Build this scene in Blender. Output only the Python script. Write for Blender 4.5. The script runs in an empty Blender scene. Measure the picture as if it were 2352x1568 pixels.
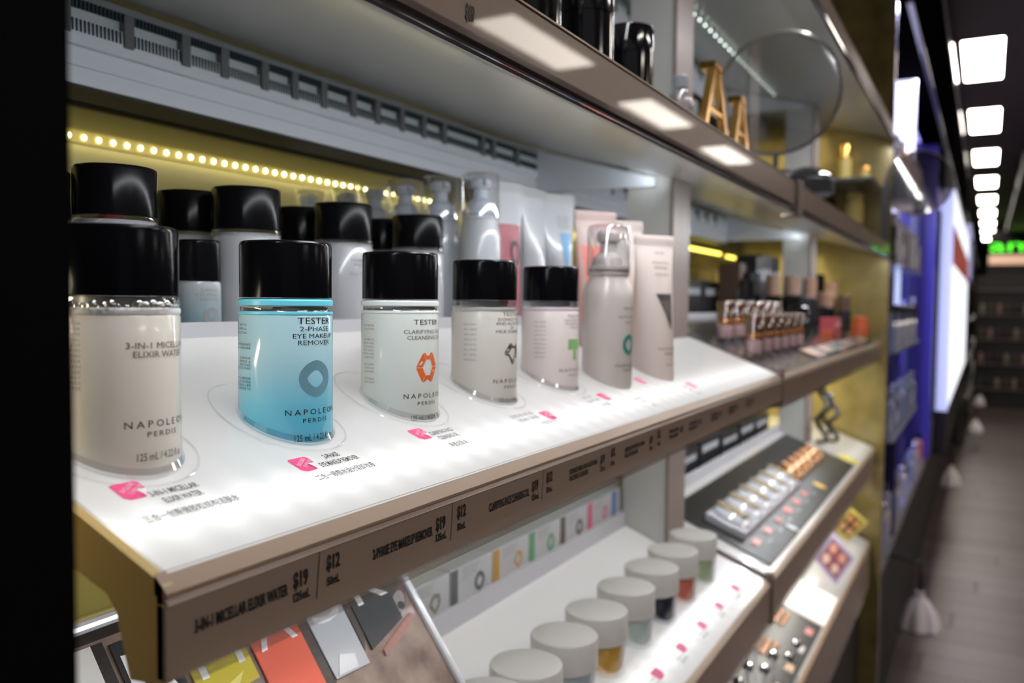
import bpy, math, random
from mathutils import Vector, Matrix
random.seed(7)
C = bpy.context.scene.collection
CZ = 1.35                      # height of the camera above the floor; all z below are given from that height
PI = math.pi

# ------------------------------------------------------------------ camera, world, lights
th = math.radians(29.3); pt = math.atan(90 / 1936.0); rl = .0102
fw = Vector((math.cos(th) * math.cos(pt), math.sin(th) * math.cos(pt), -math.sin(pt)))
rt = Vector((math.sin(th), -math.cos(th), 0)); up = rt.cross(fw)
R_ = rt * math.cos(rl) + up * math.sin(rl); U_ = up * math.cos(rl) - rt * math.sin(rl)
cam = bpy.data.cameras.new('camera'); cam.sensor_width = 36; cam.lens = 36 * 1936 / 2352.0
cam.clip_start = .01; cam.clip_end = 100
cam.dof.use_dof = True; cam.dof.focus_distance = .43; cam.dof.aperture_fstop = 7.2
cam_o = bpy.data.objects.new('camera', cam); C.objects.link(cam_o)
M = Matrix((R_, U_, -fw)).transposed().to_4x4(); M.translation = Vector((0, 0, CZ)); cam_o.matrix_world = M
bpy.context.scene.camera = cam_o
w = bpy.data.worlds.new('world'); bpy.context.scene.world = w; w.use_nodes = True
w.node_tree.nodes['Background'].inputs[0].default_value = (.35, .33, .36, 1)
w.node_tree.nodes['Background'].inputs[1].default_value = .25
vs = bpy.context.scene.view_settings
vs.view_transform = 'Standard'; vs.look = 'None'; vs.gamma = 1; vs.use_curve_mapping = False; vs.exposure = .22
bpy.context.scene.cycles.sample_clamp_indirect = 4
bpy.context.scene.cycles.max_bounces = 8
bpy.context.scene.cycles.transparent_max_bounces = 24


def area(name, loc, to, sx, sy, power, col):
    l = bpy.data.lights.new(name, 'AREA'); l.shape = 'RECTANGLE'; l.size = sx; l.size_y = sy
    l.energy = power; l.color = col
    o = bpy.data.objects.new(name, l); C.objects.link(o)
    o.location = (loc[0], loc[1], loc[2] + CZ)
    d = Vector(to).normalized(); z = -d; x = Vector((1, 0, 0)); y = z.cross(x).normalized()
    m = Matrix((x, y, z)).transposed().to_4x4(); m.translation = o.location; o.matrix_world = m
    return o


# the LED strips hidden behind the front edges of the shelves and on the back wall, plus one added side fill
area('strip_upper', (.64, .240, .128), (0, .5, -.85), 1.0, .008, 1.15, (.92, .96, 1))
area('strip_upper_two', (1.75, .240, .128), (0, .5, -.85), 1.1, .008, 1.3, (.92, .96, 1))
area('strip_top', (.64, .240, .425), (0, .5, -.85), 1.0, .008, .9, (.95, .97, 1))
area('strip_top_two', (1.75, .240, .425), (0, .5, -.85), 1.1, .008, 1.2, (.95, .97, 1))
area('strip_tray', (.66, .262, -.138), (0, .5, -.85), .95, .008, .5, (.95, .97, 1))
area('strip_tray_two', (1.75, .262, -.138), (0, .5, -.85), 1.1, .008, 1.5, (.95, .97, 1))
area('strip_low', (1.75, .27, -.45), (0, .5, -.85), 1.1, .008, 1.5, (1, .95, .85))
area('strip_back', (.62, .70, .150), (0, .8, -.5), .95, .01, .13, (1, .86, .35))
area('strip_back_two', (1.75, .70, .146), (0, .7, -.6), 1.1, .01, .25, (1, .86, .3))
area('strip_back_low', (.5, .68, -.14), (0, .35, -.9), 1.0, .01, .7, (1, .86, .25))
area('strip_gold_high', (2.2, .5, .42), (.6, 0, -.6), .25, .2, .25, (1, .8, .35))
area('strip_gold_mid', (2.22, .5, .08), (.7, 0, -.5), .25, .2, .28, (1, .85, .35))
area('strip_gold_low', (2.22, .48, -.16), (.7, 0, -.5), .25, .2, .8, (1, .85, .35))
area('strip_lilac', (3.6, .55, .6), (.2, -.3, -.9), 1.0, .05, 12, (.5, .5, 1))
area('strip_lilac_low', (3.3, .35, -.05), (.3, .2, -.9), 1.2, .03, 5, (.75, .75, 1))

area('strip_canopy', (3.2, .225, .782), (0, .12, -1), 1.6, .02, 7, (.62, .62, 1))
area('side_fill', (.140, .42, -.02), (.8, -.45, -.5), .02, .12, .17, (1, .84, .58))  # added fill for the dark side panel, stands in for gold wall glow
area('strip_end', (1.040, .384, .160), (1, .25, .1), .006, .012, .010, (.85, .93, 1))
area('strip_end_two', (2.040, .384, .160), (1, .25, .1), .006, .012, .012, (.85, .93, 1))

# ------------------------------------------------------------------ materials
MT = {}


def mat(name, col=(.8, .8, .8), rough=.5, metal=0, coat=0, emis=None, es=0, sss=0, spec=.5, noise=0, ns=40, coatr=.05):
    if name in MT: return MT[name]
    m = bpy.data.materials.new(name); m.use_nodes = True; nt = m.node_tree; b = nt.nodes['Principled BSDF']
    b.inputs['Base Color'].default_value = (*col, 1); b.inputs['Roughness'].default_value = rough
    b.inputs['Metallic'].default_value = metal; b.inputs['Coat Weight'].default_value = coat
    b.inputs['Coat Roughness'].default_value = coatr; b.inputs['Specular IOR Level'].default_value = spec
    if emis: b.inputs['Emission Color'].default_value = (*emis, 1); b.inputs['Emission Strength'].default_value = es
    if sss:
        b.inputs['Subsurface Weight'].default_value = 1; b.inputs['Subsurface Radius'].default_value = (sss, sss, sss)
        b.inputs['Subsurface Scale'].default_value = 1
    if noise:
        tc = nt.nodes.new('ShaderNodeTexCoord'); n = nt.nodes.new('ShaderNodeTexNoise'); n.inputs['Scale'].default_value = ns
        mx = nt.nodes.new('ShaderNodeMix'); mx.data_type = 'RGBA'
        mx.inputs[6].default_value = (*[c * (1 - noise) for c in col], 1)
        mx.inputs[7].default_value = (*[min(1, c * (1 + noise)) for c in col], 1)
        nt.links.new(tc.outputs['Object'], n.inputs['Vector']); nt.links.new(n.outputs['Fac'], mx.inputs[0])
        nt.links.new(mx.outputs[2], b.inputs['Base Color'])
    MT[name] = m; return m


def clear(name, tint=(1, 1, 1), base=.06, edge=.7, rough=.03, refl=(1, 1, 1)):
    """thin clear plastic: passes light, reflects more at its edges"""
    if name in MT: return MT[name]
    m = bpy.data.materials.new(name); m.use_nodes = True; nt = m.node_tree; nt.nodes.clear()
    out = nt.nodes.new('ShaderNodeOutputMaterial'); mx = nt.nodes.new('ShaderNodeMixShader')
    tr = nt.nodes.new('ShaderNodeBsdfTransparent'); gl = nt.nodes.new('ShaderNodeBsdfGlossy')
    tr.inputs[0].default_value = (*tint, 1); gl.inputs[0].default_value = (*refl, 1); gl.inputs['Roughness'].default_value = rough
    lw = nt.nodes.new('ShaderNodeLayerWeight'); lw.inputs[0].default_value = .35
    mr = nt.nodes.new('ShaderNodeMapRange'); mr.inputs[3].default_value = base; mr.inputs[4].default_value = edge
    nt.links.new(lw.outputs['Facing'], mr.inputs[0]); nt.links.new(mr.outputs[0], mx.inputs[0])
    nt.links.new(tr.outputs[0], mx.inputs[1]); nt.links.new(gl.outputs[0], mx.inputs[2]); nt.links.new(mx.outputs[0], out.inputs[0])
    MT[name] = m; return m


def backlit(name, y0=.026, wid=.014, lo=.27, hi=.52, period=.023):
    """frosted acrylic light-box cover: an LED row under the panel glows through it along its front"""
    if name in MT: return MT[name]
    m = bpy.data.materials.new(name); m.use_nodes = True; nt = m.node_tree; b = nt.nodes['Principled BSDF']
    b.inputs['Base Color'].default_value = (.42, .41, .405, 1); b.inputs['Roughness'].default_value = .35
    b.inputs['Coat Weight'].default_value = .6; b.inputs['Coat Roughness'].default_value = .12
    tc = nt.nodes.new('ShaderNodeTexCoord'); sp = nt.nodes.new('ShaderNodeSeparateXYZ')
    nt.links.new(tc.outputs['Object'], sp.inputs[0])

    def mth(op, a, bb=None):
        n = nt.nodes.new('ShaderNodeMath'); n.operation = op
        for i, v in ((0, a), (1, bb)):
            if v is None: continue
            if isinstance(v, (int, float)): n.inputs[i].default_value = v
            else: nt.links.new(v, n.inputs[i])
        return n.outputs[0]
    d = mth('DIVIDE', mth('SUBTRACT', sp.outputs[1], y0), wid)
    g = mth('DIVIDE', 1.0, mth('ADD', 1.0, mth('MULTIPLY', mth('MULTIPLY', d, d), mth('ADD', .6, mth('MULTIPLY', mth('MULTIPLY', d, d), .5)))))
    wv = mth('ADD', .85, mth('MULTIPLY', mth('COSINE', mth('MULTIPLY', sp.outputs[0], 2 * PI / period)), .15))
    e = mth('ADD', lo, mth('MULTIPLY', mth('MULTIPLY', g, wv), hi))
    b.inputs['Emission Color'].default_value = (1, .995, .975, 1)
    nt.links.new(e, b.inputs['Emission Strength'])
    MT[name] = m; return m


def graded(name, z0, z1, c0, c1, rough=.15, sss=.006, em=0):
    """liquid whose colour changes with height (object z from z0 to z1)"""
    if name in MT: return MT[name]
    m = mat(name, c0, rough, coat=.6, sss=sss); nt = m.node_tree; b = nt.nodes['Principled BSDF']
    tc = nt.nodes.new('ShaderNodeTexCoord'); sp = nt.nodes.new('ShaderNodeSeparateXYZ'); mr = nt.nodes.new('ShaderNodeMapRange')
    mr.inputs[1].default_value = z0; mr.inputs[2].default_value = z1; mr.interpolation_type = 'SMOOTHSTEP'
    mx = nt.nodes.new('ShaderNodeMix'); mx.data_type = 'RGBA'; mx.inputs[6].default_value = (*c0, 1); mx.inputs[7].default_value = (*c1, 1)
    nt.links.new(tc.outputs['Object'], sp.inputs[0]); nt.links.new(sp.outputs[2], mr.inputs[0]); nt.links.new(mr.outputs[0], mx.inputs[0])
    nt.links.new(mx.outputs[2], b.inputs['Base Color'])
    return m




def lucent(m, fac=.5, tint=None):
    """lets the light of the tray below shine through the walls of a filled bottle"""
    nt = m.node_tree; b = nt.nodes['Principled BSDF']; out = [n for n in nt.nodes if n.type == 'OUTPUT_MATERIAL'][0]
    b.inputs['Subsurface Weight'].default_value = 0
    t = nt.nodes.new('ShaderNodeBsdfTranslucent'); mx = nt.nodes.new('ShaderNodeMixShader'); mx.inputs[0].default_value = fac
    l = b.inputs['Base Color'].links
    if l: nt.links.new(l[0].from_socket, t.inputs[0])
    else: t.inputs[0].default_value = b.inputs['Base Color'].default_value
    nt.links.new(b.outputs[0], mx.inputs[1]); nt.links.new(t.outputs[0], mx.inputs[2]); nt.links.new(mx.outputs[0], out.inputs[0])
    return m


BLACK = mat('black_gloss', (.006, .006, .007), .12, coat=1)
BLACKM = mat('black_matt', (.012, .012, .014), .45)
POSTB = mat('end_post_black', (.004, .004, .005), .7, spec=.05)
INK = mat('black_ink', (.018, .016, .016), .5)
INKS = mat('soft_grey_ink', (.09, .08, .075), .5)
INKM = mat('grey_ink', (.30, .29, .29), .5)
BROWN = mat('taupe_fascia', (.37, .275, .225), .34, coat=.28, coatr=.03, spec=.2)
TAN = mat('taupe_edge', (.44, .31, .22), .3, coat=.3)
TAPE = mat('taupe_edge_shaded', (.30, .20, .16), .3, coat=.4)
GOLDLIT = mat('side_lit_gold', (.62, .44, .16), .35, coat=.2, noise=.08, ns=14)  # brown side panel; the yellow light falling on it is put into this gold
GOLDW = mat('gold_wall', (.34, .31, .17), .3, metal=.3, coat=.3, coatr=.15, noise=.12, ns=6)
BASE = mat('dark_plinth', (.022, .019, .018), .5)
WHITE = mat('white_plastic', (.78, .78, .78), .35, coat=.2)
COOL = mat('cool_white_panel', (.84, .88, .95), .35, coat=.15)
GREYP = mat('grey_panel', (.45, .47, .50), .4)
DGREY = mat('dark_grey_bar', (.16, .17, .18), .4)
SLOT = mat('dark_slot', (.03, .045, .055), .5)
POST = mat('pale_post', (.55, .55, .52), .4, noise=.03, ns=9)
POSTF = mat('taupe_post_front', (.26, .20, .18), .45)
UNDER = mat('gloss_grey_underside', (.52, .52, .49), .30, coat=.5, coatr=.22)
LIP = mat('grey_lip', (.50, .50, .53), .4)
CLEAR = clear('clear_acrylic')
SHELL = clear('clear_shell', (.97, .98, 1), .10, .75, .08)
RING = clear('acrylic_rim', (.99, .99, .99), .04, .30, .15)
LENS = clear('tinted_clear_disc', (.58, .54, .49), .26, .85, .04)
MIRROR = mat('mirror_glass', (.55, .55, .56), .06, metal=1)
CHROME = mat('chrome', (.75, .76, .78), .15, metal=1)
RIMG = mat('grey_rim', (.22, .20, .19), .3, metal=.6)
GOLDM = mat('polished_gold', (.75, .42, .12), .2, metal=1)
LEDY = mat('led_yellow_white', (1, 1, .8), .5, emis=(1, .93, .50), es=9)
LEDREF = mat('led_reflection', (1, 1, 1), .5, emis=(.85, 1, .9), es=3)
PINK = mat('pink_label', (1, .09, .30), .4)
PINKT = mat('pale_pink_print', (1, .80, .85), .4)
PAPER = mat('white_paper', (.80, .79, .77), .5)

# ------------------------------------------------------------------ builders
LOC = {}


def kid_origin(p):
    while p.parent: p = p.parent
    return LOC.get(p.name, (0, 0, 0))


def props(o, label=None, cat=None, group=None, kind=None):
    if label: o['label'] = label
    if cat: o['category'] = cat
    if group: o['group'] = group
    if kind: o['kind'] = kind
    return o


def thing(name, label, cat, loc=(0, 0, 0), rotz=0, group=None, kind=None):
    o = bpy.data.objects.new(name, None); C.objects.link(o); o.empty_display_size = .01
    o.location = (loc[0], loc[1], loc[2] + CZ); o.rotation_euler = (0, 0, rotz)
    LOC[o.name] = loc
    return props(o, label, cat, group, kind)


class MB:
    """collects geometry given in scene coordinates (local ones when loc=(0,0,0)) and links it as ONE mesh"""
    def __init__(s): s.v = []; s.f = []; s.m = []; s.mats = []; s.sm = []

    def mi(s, m):
        if m not in s.mats: s.mats.append(m)
        return s.mats.index(m)

    def add(s, vs, fs, m, smooth=False):
        n = len(s.v); k = s.mi(m); s.v += [tuple(v) for v in vs]
        for f in fs: s.f.append(tuple(i + n for i in f)); s.m.append(k); s.sm.append(smooth)
        return s

    def box(s, a, b, m, bev=0):
        x0, y0, z0 = [min(a[i], b[i]) for i in range(3)]; x1, y1, z1 = [max(a[i], b[i]) for i in range(3)]
        if bev <= 0:
            vs = [(x0, y0, z0), (x1, y0, z0), (x1, y1, z0), (x0, y1, z0), (x0, y0, z1), (x1, y0, z1), (x1, y1, z1), (x0, y1, z1)]
            return s.add(vs, [(0, 3, 2, 1), (4, 5, 6, 7), (0, 1, 5, 4), (1, 2, 6, 5), (2, 3, 7, 6), (3, 0, 4, 7)], m)
        bb = bev; n = []
        for (z, i) in ((z0, bb), (z0 + bb, 0), (z1 - bb, 0), (z1, bb)):
            n += [(x0 + i, y0 + i, z), (x1 - i, y0 + i, z), (x1 - i, y1 - i, z), (x0 + i, y1 - i, z)]
        fs = [(3, 2, 1, 0), (12, 13, 14, 15)]
        for r in range(3):
            for j in range(4): fs.append((r * 4 + j, r * 4 + (j + 1) % 4, r * 4 + 4 + (j + 1) % 4, r * 4 + 4 + j))
        return s.add(n, fs, m)

    def prism_x(s, yz, x0, x1, m):
        n = len(yz); vs = [(x0, y, z) for y, z in yz] + [(x1, y, z) for y, z in yz]
        return s.add(vs, [tuple(range(n)), tuple(range(2 * n - 1, n - 1, -1))] + [((i + 1) % n, i, n + i, n + (i + 1) % n) for i in range(n)], m)

    def prism_y(s, xz, y0, y1, m):
        n = len(xz); vs = [(x, y0, z) for x, z in xz] + [(x, y1, z) for x, z in xz]
        return s.add(vs, [tuple(range(n)), tuple(range(2 * n - 1, n - 1, -1))] + [((i + 1) % n, i, n + i, n + (i + 1) % n) for i in range(n)], m)

    def prism_z(s, xy, z0, z1, m):
        n = len(xy); vs = [(x, y, z0) for x, y in xy] + [(x, y, z1) for x, y in xy]
        return s.add(vs, [tuple(range(n))[::-1], tuple(range(n, 2 * n))] + [(i, (i + 1) % n, n + (i + 1) % n, n + i) for i in range(n)], m)

    def lathe(s, prof, m, c=(0, 0, 0), seg=48, base=None, cap0=True, cap1=True, ax='z', wob=None):
        """prof: (radius, height) bottom to top; base(x, y) -> z of a slanting bottom, heights then run from it to the last height"""
        vs = []; n = len(prof); ztop = prof[-1][1]; zb = prof[0][1]
        for (r, h) in prof:
            for i in range(seg):
                a = 2 * PI * i / seg; rr = r * (wob(i, seg) if wob else 1)
                x = c[0] + rr * math.cos(a); y = c[1] + rr * math.sin(a)
                if base:
                    t = (ztop - h) / (ztop - zb); z0 = base(x, y); z = ztop + (z0 - ztop) * t
                else: z = c[2] + h
                if ax == 'x': vs.append((c[0] + h, c[1] + rr * math.cos(a), c[2] + rr * math.sin(a)))
                elif ax == 'y': vs.append((c[0] + rr * math.cos(a), c[1] + h, c[2] + rr * math.sin(a)))
                else: vs.append((x, y, z))
        fs = []
        for k in range(n - 1):
            for i in range(seg): fs.append((k * seg + i, k * seg + (i + 1) % seg, (k + 1) * seg + (i + 1) % seg, (k + 1) * seg + i))
        s.add(vs, fs, m, True)
        N = len(s.v) - len(vs)
        if cap0: s.f.append(tuple(N + i for i in range(seg))[::-1]); s.m.append(s.mi(m)); s.sm.append(False)
        if cap1: s.f.append(tuple(N + (n - 1) * seg + i for i in range(seg))); s.m.append(s.mi(m)); s.sm.append(False)
        return s

    def tube(s, pts, r, m, seg=8):
        pts = [Vector(p) for p in pts]; vs = []
        for i, p in enumerate(pts):
            d = (pts[min(i + 1, len(pts) - 1)] - pts[max(i - 1, 0)]).normalized()
            a = d.cross(Vector((0, 0, 1)) if abs(d.z) < .9 else Vector((1, 0, 0))).normalized(); b = d.cross(a)
            for k in range(seg): vs.append(p + (a * math.cos(2 * PI * k / seg) + b * math.sin(2 * PI * k / seg)) * r)
        fs = [(i * seg + k, i * seg + (k + 1) % seg, (i + 1) * seg + (k + 1) % seg, (i + 1) * seg + k) for i in range(len(pts) - 1) for k in range(seg)]
        fs += [tuple(range(seg))[::-1], tuple((len(pts) - 1) * seg + k for k in range(seg))]
        return s.add(vs, fs, m, True)

    def sphere(s, c, r, m, seg=12, sc=(1, 1, 1)):
        vs = []; rings = seg // 2
        for i in range(1, rings):
            t = PI * i / rings
            for k in range(seg): vs.append((c[0] + r * sc[0] * math.sin(t) * math.cos(2 * PI * k / seg), c[1] + r * sc[1] * math.sin(t) * math.sin(2 * PI * k / seg), c[2] + r * sc[2] * math.cos(t)))
        n = len(vs); vs += [(c[0], c[1], c[2] + r * sc[2]), (c[0], c[1], c[2] - r * sc[2])]
        fs = [((i) * seg + k, (i + 1) * seg + k, (i + 1) * seg + (k + 1) % seg, i * seg + (k + 1) % seg) for i in range(rings - 2) for k in range(seg)]
        fs += [(n, k, (k + 1) % seg) for k in range(seg)] + [(n + 1, (rings - 2) * seg + (k + 1) % seg, (rings - 2) * seg + k) for k in range(seg)]
        return s.add(vs, fs, m, True)

    def build(s, name, parent=None, loc=None, **kw):
        me = bpy.data.meshes.new(name)
        org = kid_origin(parent) if parent else (loc or (0, 0, 0))
        me.from_pydata([(v[0] - org[0], v[1] - org[1], v[2] - org[2]) for v in s.v], [], s.f)
        for m in s.mats: me.materials.append(m)
        me.polygons.foreach_set('material_index', s.m); me.polygons.foreach_set('use_smooth', s.sm); me.update(); me.set_sharp_from_angle(angle=.62)
        o = bpy.data.objects.new(name, me); C.objects.link(o)
        if parent: o.parent = parent
        else: o.location = (org[0], org[1], org[2] + CZ); LOC[o.name] = org
        return props(o, **kw)


def dup(root, loc, rotz=0, label=None, group=None, swap=None, scale=None):
    r = root.copy(); C.objects.link(r); r.location = (loc[0], loc[1], loc[2] + CZ); r.rotation_euler = (0, 0, rotz); LOC[r.name] = loc
    if scale: r.scale = scale
    if label: r['label'] = label
    if group: r['group'] = group

    def cp(ch, par):
        c = ch.copy(); C.objects.link(c); c.parent = par
        if swap and c.type == 'MESH' and any(m.name in swap for m in c.data.materials):
            c.data = c.data.copy()
            for i, m in enumerate(c.data.materials):
                if m.name in swap: c.data.materials[i] = swap[m.name]
        for g in ch.children: cp(g, c)
    for ch in list(root.children): cp(ch, r)
    return r


_tx = {}


def text(s, bold=0):
    """outline of one line of text as (verts, faces), with its bottom-left corner of the capitals at 0 and capital height 1"""
    key = (s, bold)
    if key in _tx: return _tx[key]
    c = bpy.data.curves.new('t', 'FONT'); c.body = s; c.size = 1; c.resolution_u = 2
    c.offset = bold
    o = bpy.data.objects.new('t', c); m = o.to_mesh()
    vs = [(v.co.x, v.co.y) for v in m.vertices]; fs = [tuple(p.vertices) for p in m.polygons]
    o.to_mesh_clear(); bpy.data.objects.remove(o); bpy.data.curves.remove(c)
    if not vs: _tx[key] = ([], [], 1); return _tx[key]
    x0 = min(v[0] for v in vs); x1 = max(v[0] for v in vs); cap = .73
    vs = [((a - x0) / cap, b / cap) for a, b in vs]
    _tx[key] = (vs, fs, (x1 - x0) / cap); return _tx[key]


def put_text(mb, s, w, h, mp, m, gap=0, bold=0):
    """adds text w wide and h high; mp maps (across, up) to a point; gap spreads the letters apart"""
    if gap:
        ws = [text(ch)[2] if ch != ' ' else .5 for ch in s]; tot = sum(ws) + gap * (len(s) - 1); x = 0
        for ch, cw in zip(s, ws):
            if ch != ' ':
                vs, fs, _ = text(ch); mb.add([mp((x + a) * w / tot, b * h) for a, b in vs], fs, m)
            x += cw + gap
        return
    vs, fs, tw = text(s, bold)
    mb.add([mp(a * w / tw, b * h) for a, b in vs], fs, m)


def plane_z(Yf, Zf, slope): return lambda x, y: Zf + slope * (y - Yf)


NTH = ['first', 'second', 'third', 'fourth', 'fifth', 'sixth', 'seventh', 'eighth', 'ninth', 'tenth', 'eleventh', 'twelfth', 'thirteenth', 'fourteenth', 'fifteenth', 'sixteenth', 'seventeenth']

# ------------------------------------------------------------------ room
fl = MB(); fl.box((-1.5, -7, -1.40), (26, 2.5, -1.3535), mat('floor_joint', (.03, .025, .022), .6))
floor = fl.build('floor', kind='structure', label='grey-brown wood plank shop floor')
WOODS = []
for k, c in enumerate([(.080, .062, .055), (.094, .072, .063), (.070, .054, .047), (.104, .080, .070)]):
    m = mat('wood_plank_%d' % k, c, .38, noise=.0)
    nt = m.node_tree; b = nt.nodes['Principled BSDF']; tc = nt.nodes.new('ShaderNodeTexCoord'); mp_ = nt.nodes.new('ShaderNodeMapping')
    mp_.inputs['Scale'].default_value = (60, 4, 1); n = nt.nodes.new('ShaderNodeTexNoise'); n.inputs['Scale'].default_value = 1; n.inputs['Detail'].default_value = 4
    cr = nt.nodes.new('ShaderNodeMix'); cr.data_type = 'RGBA'; cr.inputs[6].default_value = (*[x * .65 for x in c], 1); cr.inputs[7].default_value = (*[x * 1.35 for x in c], 1)
    nt.links.new(tc.outputs['Object'], mp_.inputs[0]); nt.links.new(mp_.outputs[0], n.inputs['Vector']); nt.links.new(n.outputs['Fac'], cr.inputs[0]); nt.links.new(cr.outputs[2], b.inputs['Base Color'])
    WOODS.append(m)
pm = []
for m in WOODS:
    q = MB(); q.box((0, 0, -.0035), (.178, 1.195, 0), m, .0012); pm.append(q)
pmesh = []
for q in pm:
    o = q.build('plank', parent=floor); pmesh.append(o.data); bpy.data.objects.remove(o)
for i in range(70):
    off = (i * .37) % 1.2
    for j in range(4):
        o = bpy.data.objects.new('plank', random.choice(pmesh)); C.objects.link(o); o.parent = floor
        o.location = (.9 + i * .18, -3.2 + off + j * 1.2 - .6, -1.35)
ce = MB(); ce.box((-1.5, -7, 1.57), (26, 2.5, 1.62), mat('purple_black_ceiling', (.050, .026, .050), .6))
ce.build('ceiling', kind='structure')
MB().box((-1.5, 2.4, -1.35), (26, 2.5, 1.57), mat('dark_wall', (.012, .011, .013), .7)).build('wall_back', kind='structure')
MB().box((25.9, -7, -1.35), (26, 2.4, 1.57), MT['dark_wall']).build('wall_end', kind='structure')
MB().box((-1.5, -7.1, -1.35), (26, -7, 1.57), mat('dark_wall_aisle', (.05, .045, .045), .7)).build('wall_right', kind='structure')
MB().box((9.8, -7, 1.37), (25.9, -.28, 1.57), mat('black_bulkhead', (.004, .004, .004), .6)).build('trim_1', kind='structure')

PANEL = mat('ceiling_light_panel', (1, 1, 1), .5, emis=(1, .90, .80), es=17)
TRIM = mat('light_trim', (.1, .09, .09), .5)
lp = thing('ceiling_light', 'oblong white ceiling light panel nearest the camera in the row above the shelf front', 'ceiling light', (6.2, .065, 1.565), group='ceiling lights above the shelf front')
MB().box((5.70, -.045, 1.562), (6.70, .175, 1.5695), PANEL).build('diffuser', lp)
q = MB()
for a, b in (((5.685, -.06), (5.70, .19)), ((6.70, -.06), (6.715, .19)), ((5.70, -.06), (6.70, -.045)), ((5.70, .175), (6.70, .19))): q.box((*a, 1.560), (*b, 1.5695), TRIM)
q.build('frame', lp)
ords = ['second', 'third', 'fourth', 'fifth', 'sixth', 'seventh', 'eighth', 'ninth']
for k in range(1, 9):
    dup(lp, (6.2 + 2.0 * k, .065 - .008 * k, 1.565), label='oblong white ceiling light panel, %s in the row above the shelf front' % ords[k - 1])
for k in range(7):
    dup(lp, (.3 + 2.15 * k, -1.98, 1.565), group='ceiling lights over the middle of the aisle', label='oblong white ceiling light over the middle of the aisle, %s from the camera' % NTH[k], scale=(1.1, 1.25, 1))
for k in range(4):
    dup(lp, (.8 + 3.2 * k, -4.6, 1.565), group='ceiling lights over the far side of the aisle', label='oblong white ceiling light over the far side of the aisle, %s from the camera' % NTH[k])

# ------------------------------------------------------------------ shelving unit: fixed pieces
q = MB(); q.box((.02, .186, -1.35), (.1215, .20, 1.57), POSTB, .001); q.box((.02, .20, -1.35), (.035, .74, 1.57), POSTB)
q.build('end_post', loc=(.07, .19, -1.35), label='tall matt black end post at the very left beside the tray', cat='post')
q = MB(); q.box((.036, .74, -1.35), (2.42, .76, .19), GOLDW); q.box((.036, .74, .19), (2.42, .76, 1.2), mat('olive_wall', (.10, .09, .07), .4))
wp = q.build('trim_2', kind='structure', label='glossy gold-coloured back panel of the shelving')
q = MB(); q.box((2.40, .222, -1.35), (2.42, .74, 1.2), mat('gold_end', (.34, .27, .10), .25, metal=.3, coat=.5, coatr=.10, noise=.55, ns=16))
q.build('gold_divider', loc=(2.41, .48, -1.35), label='glossy gold end panel closing the long shelving unit', cat='panel')
q = MB(); q.box((.125, .27, -1.35), (2.40, .735, -.745), BASE, .004)
q.build('plinth', loc=(1.3, .5, -1.35), label='dark plinth under the long shelving unit', cat='plinth')
for k, x in enumerate((1.074, 2.074)):
    t = thing('shelf_upright', ['pale shelf upright with taupe front between the white trays and the black trays', 'pale shelf upright with taupe front before the gold end panel'][k], 'post', (x + .035, .39, -.745), group='uprights of the shelving unit')
    MB().box((x, .365, -.745), (x + .066, .426, 1.2), POST, .001).build('side_face', t)
    MB().box((x - .002, .3605, -.745), (x + .068, .365, 1.2), POSTF, .001).build('front_face', t, label='taupe front strip')


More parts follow.
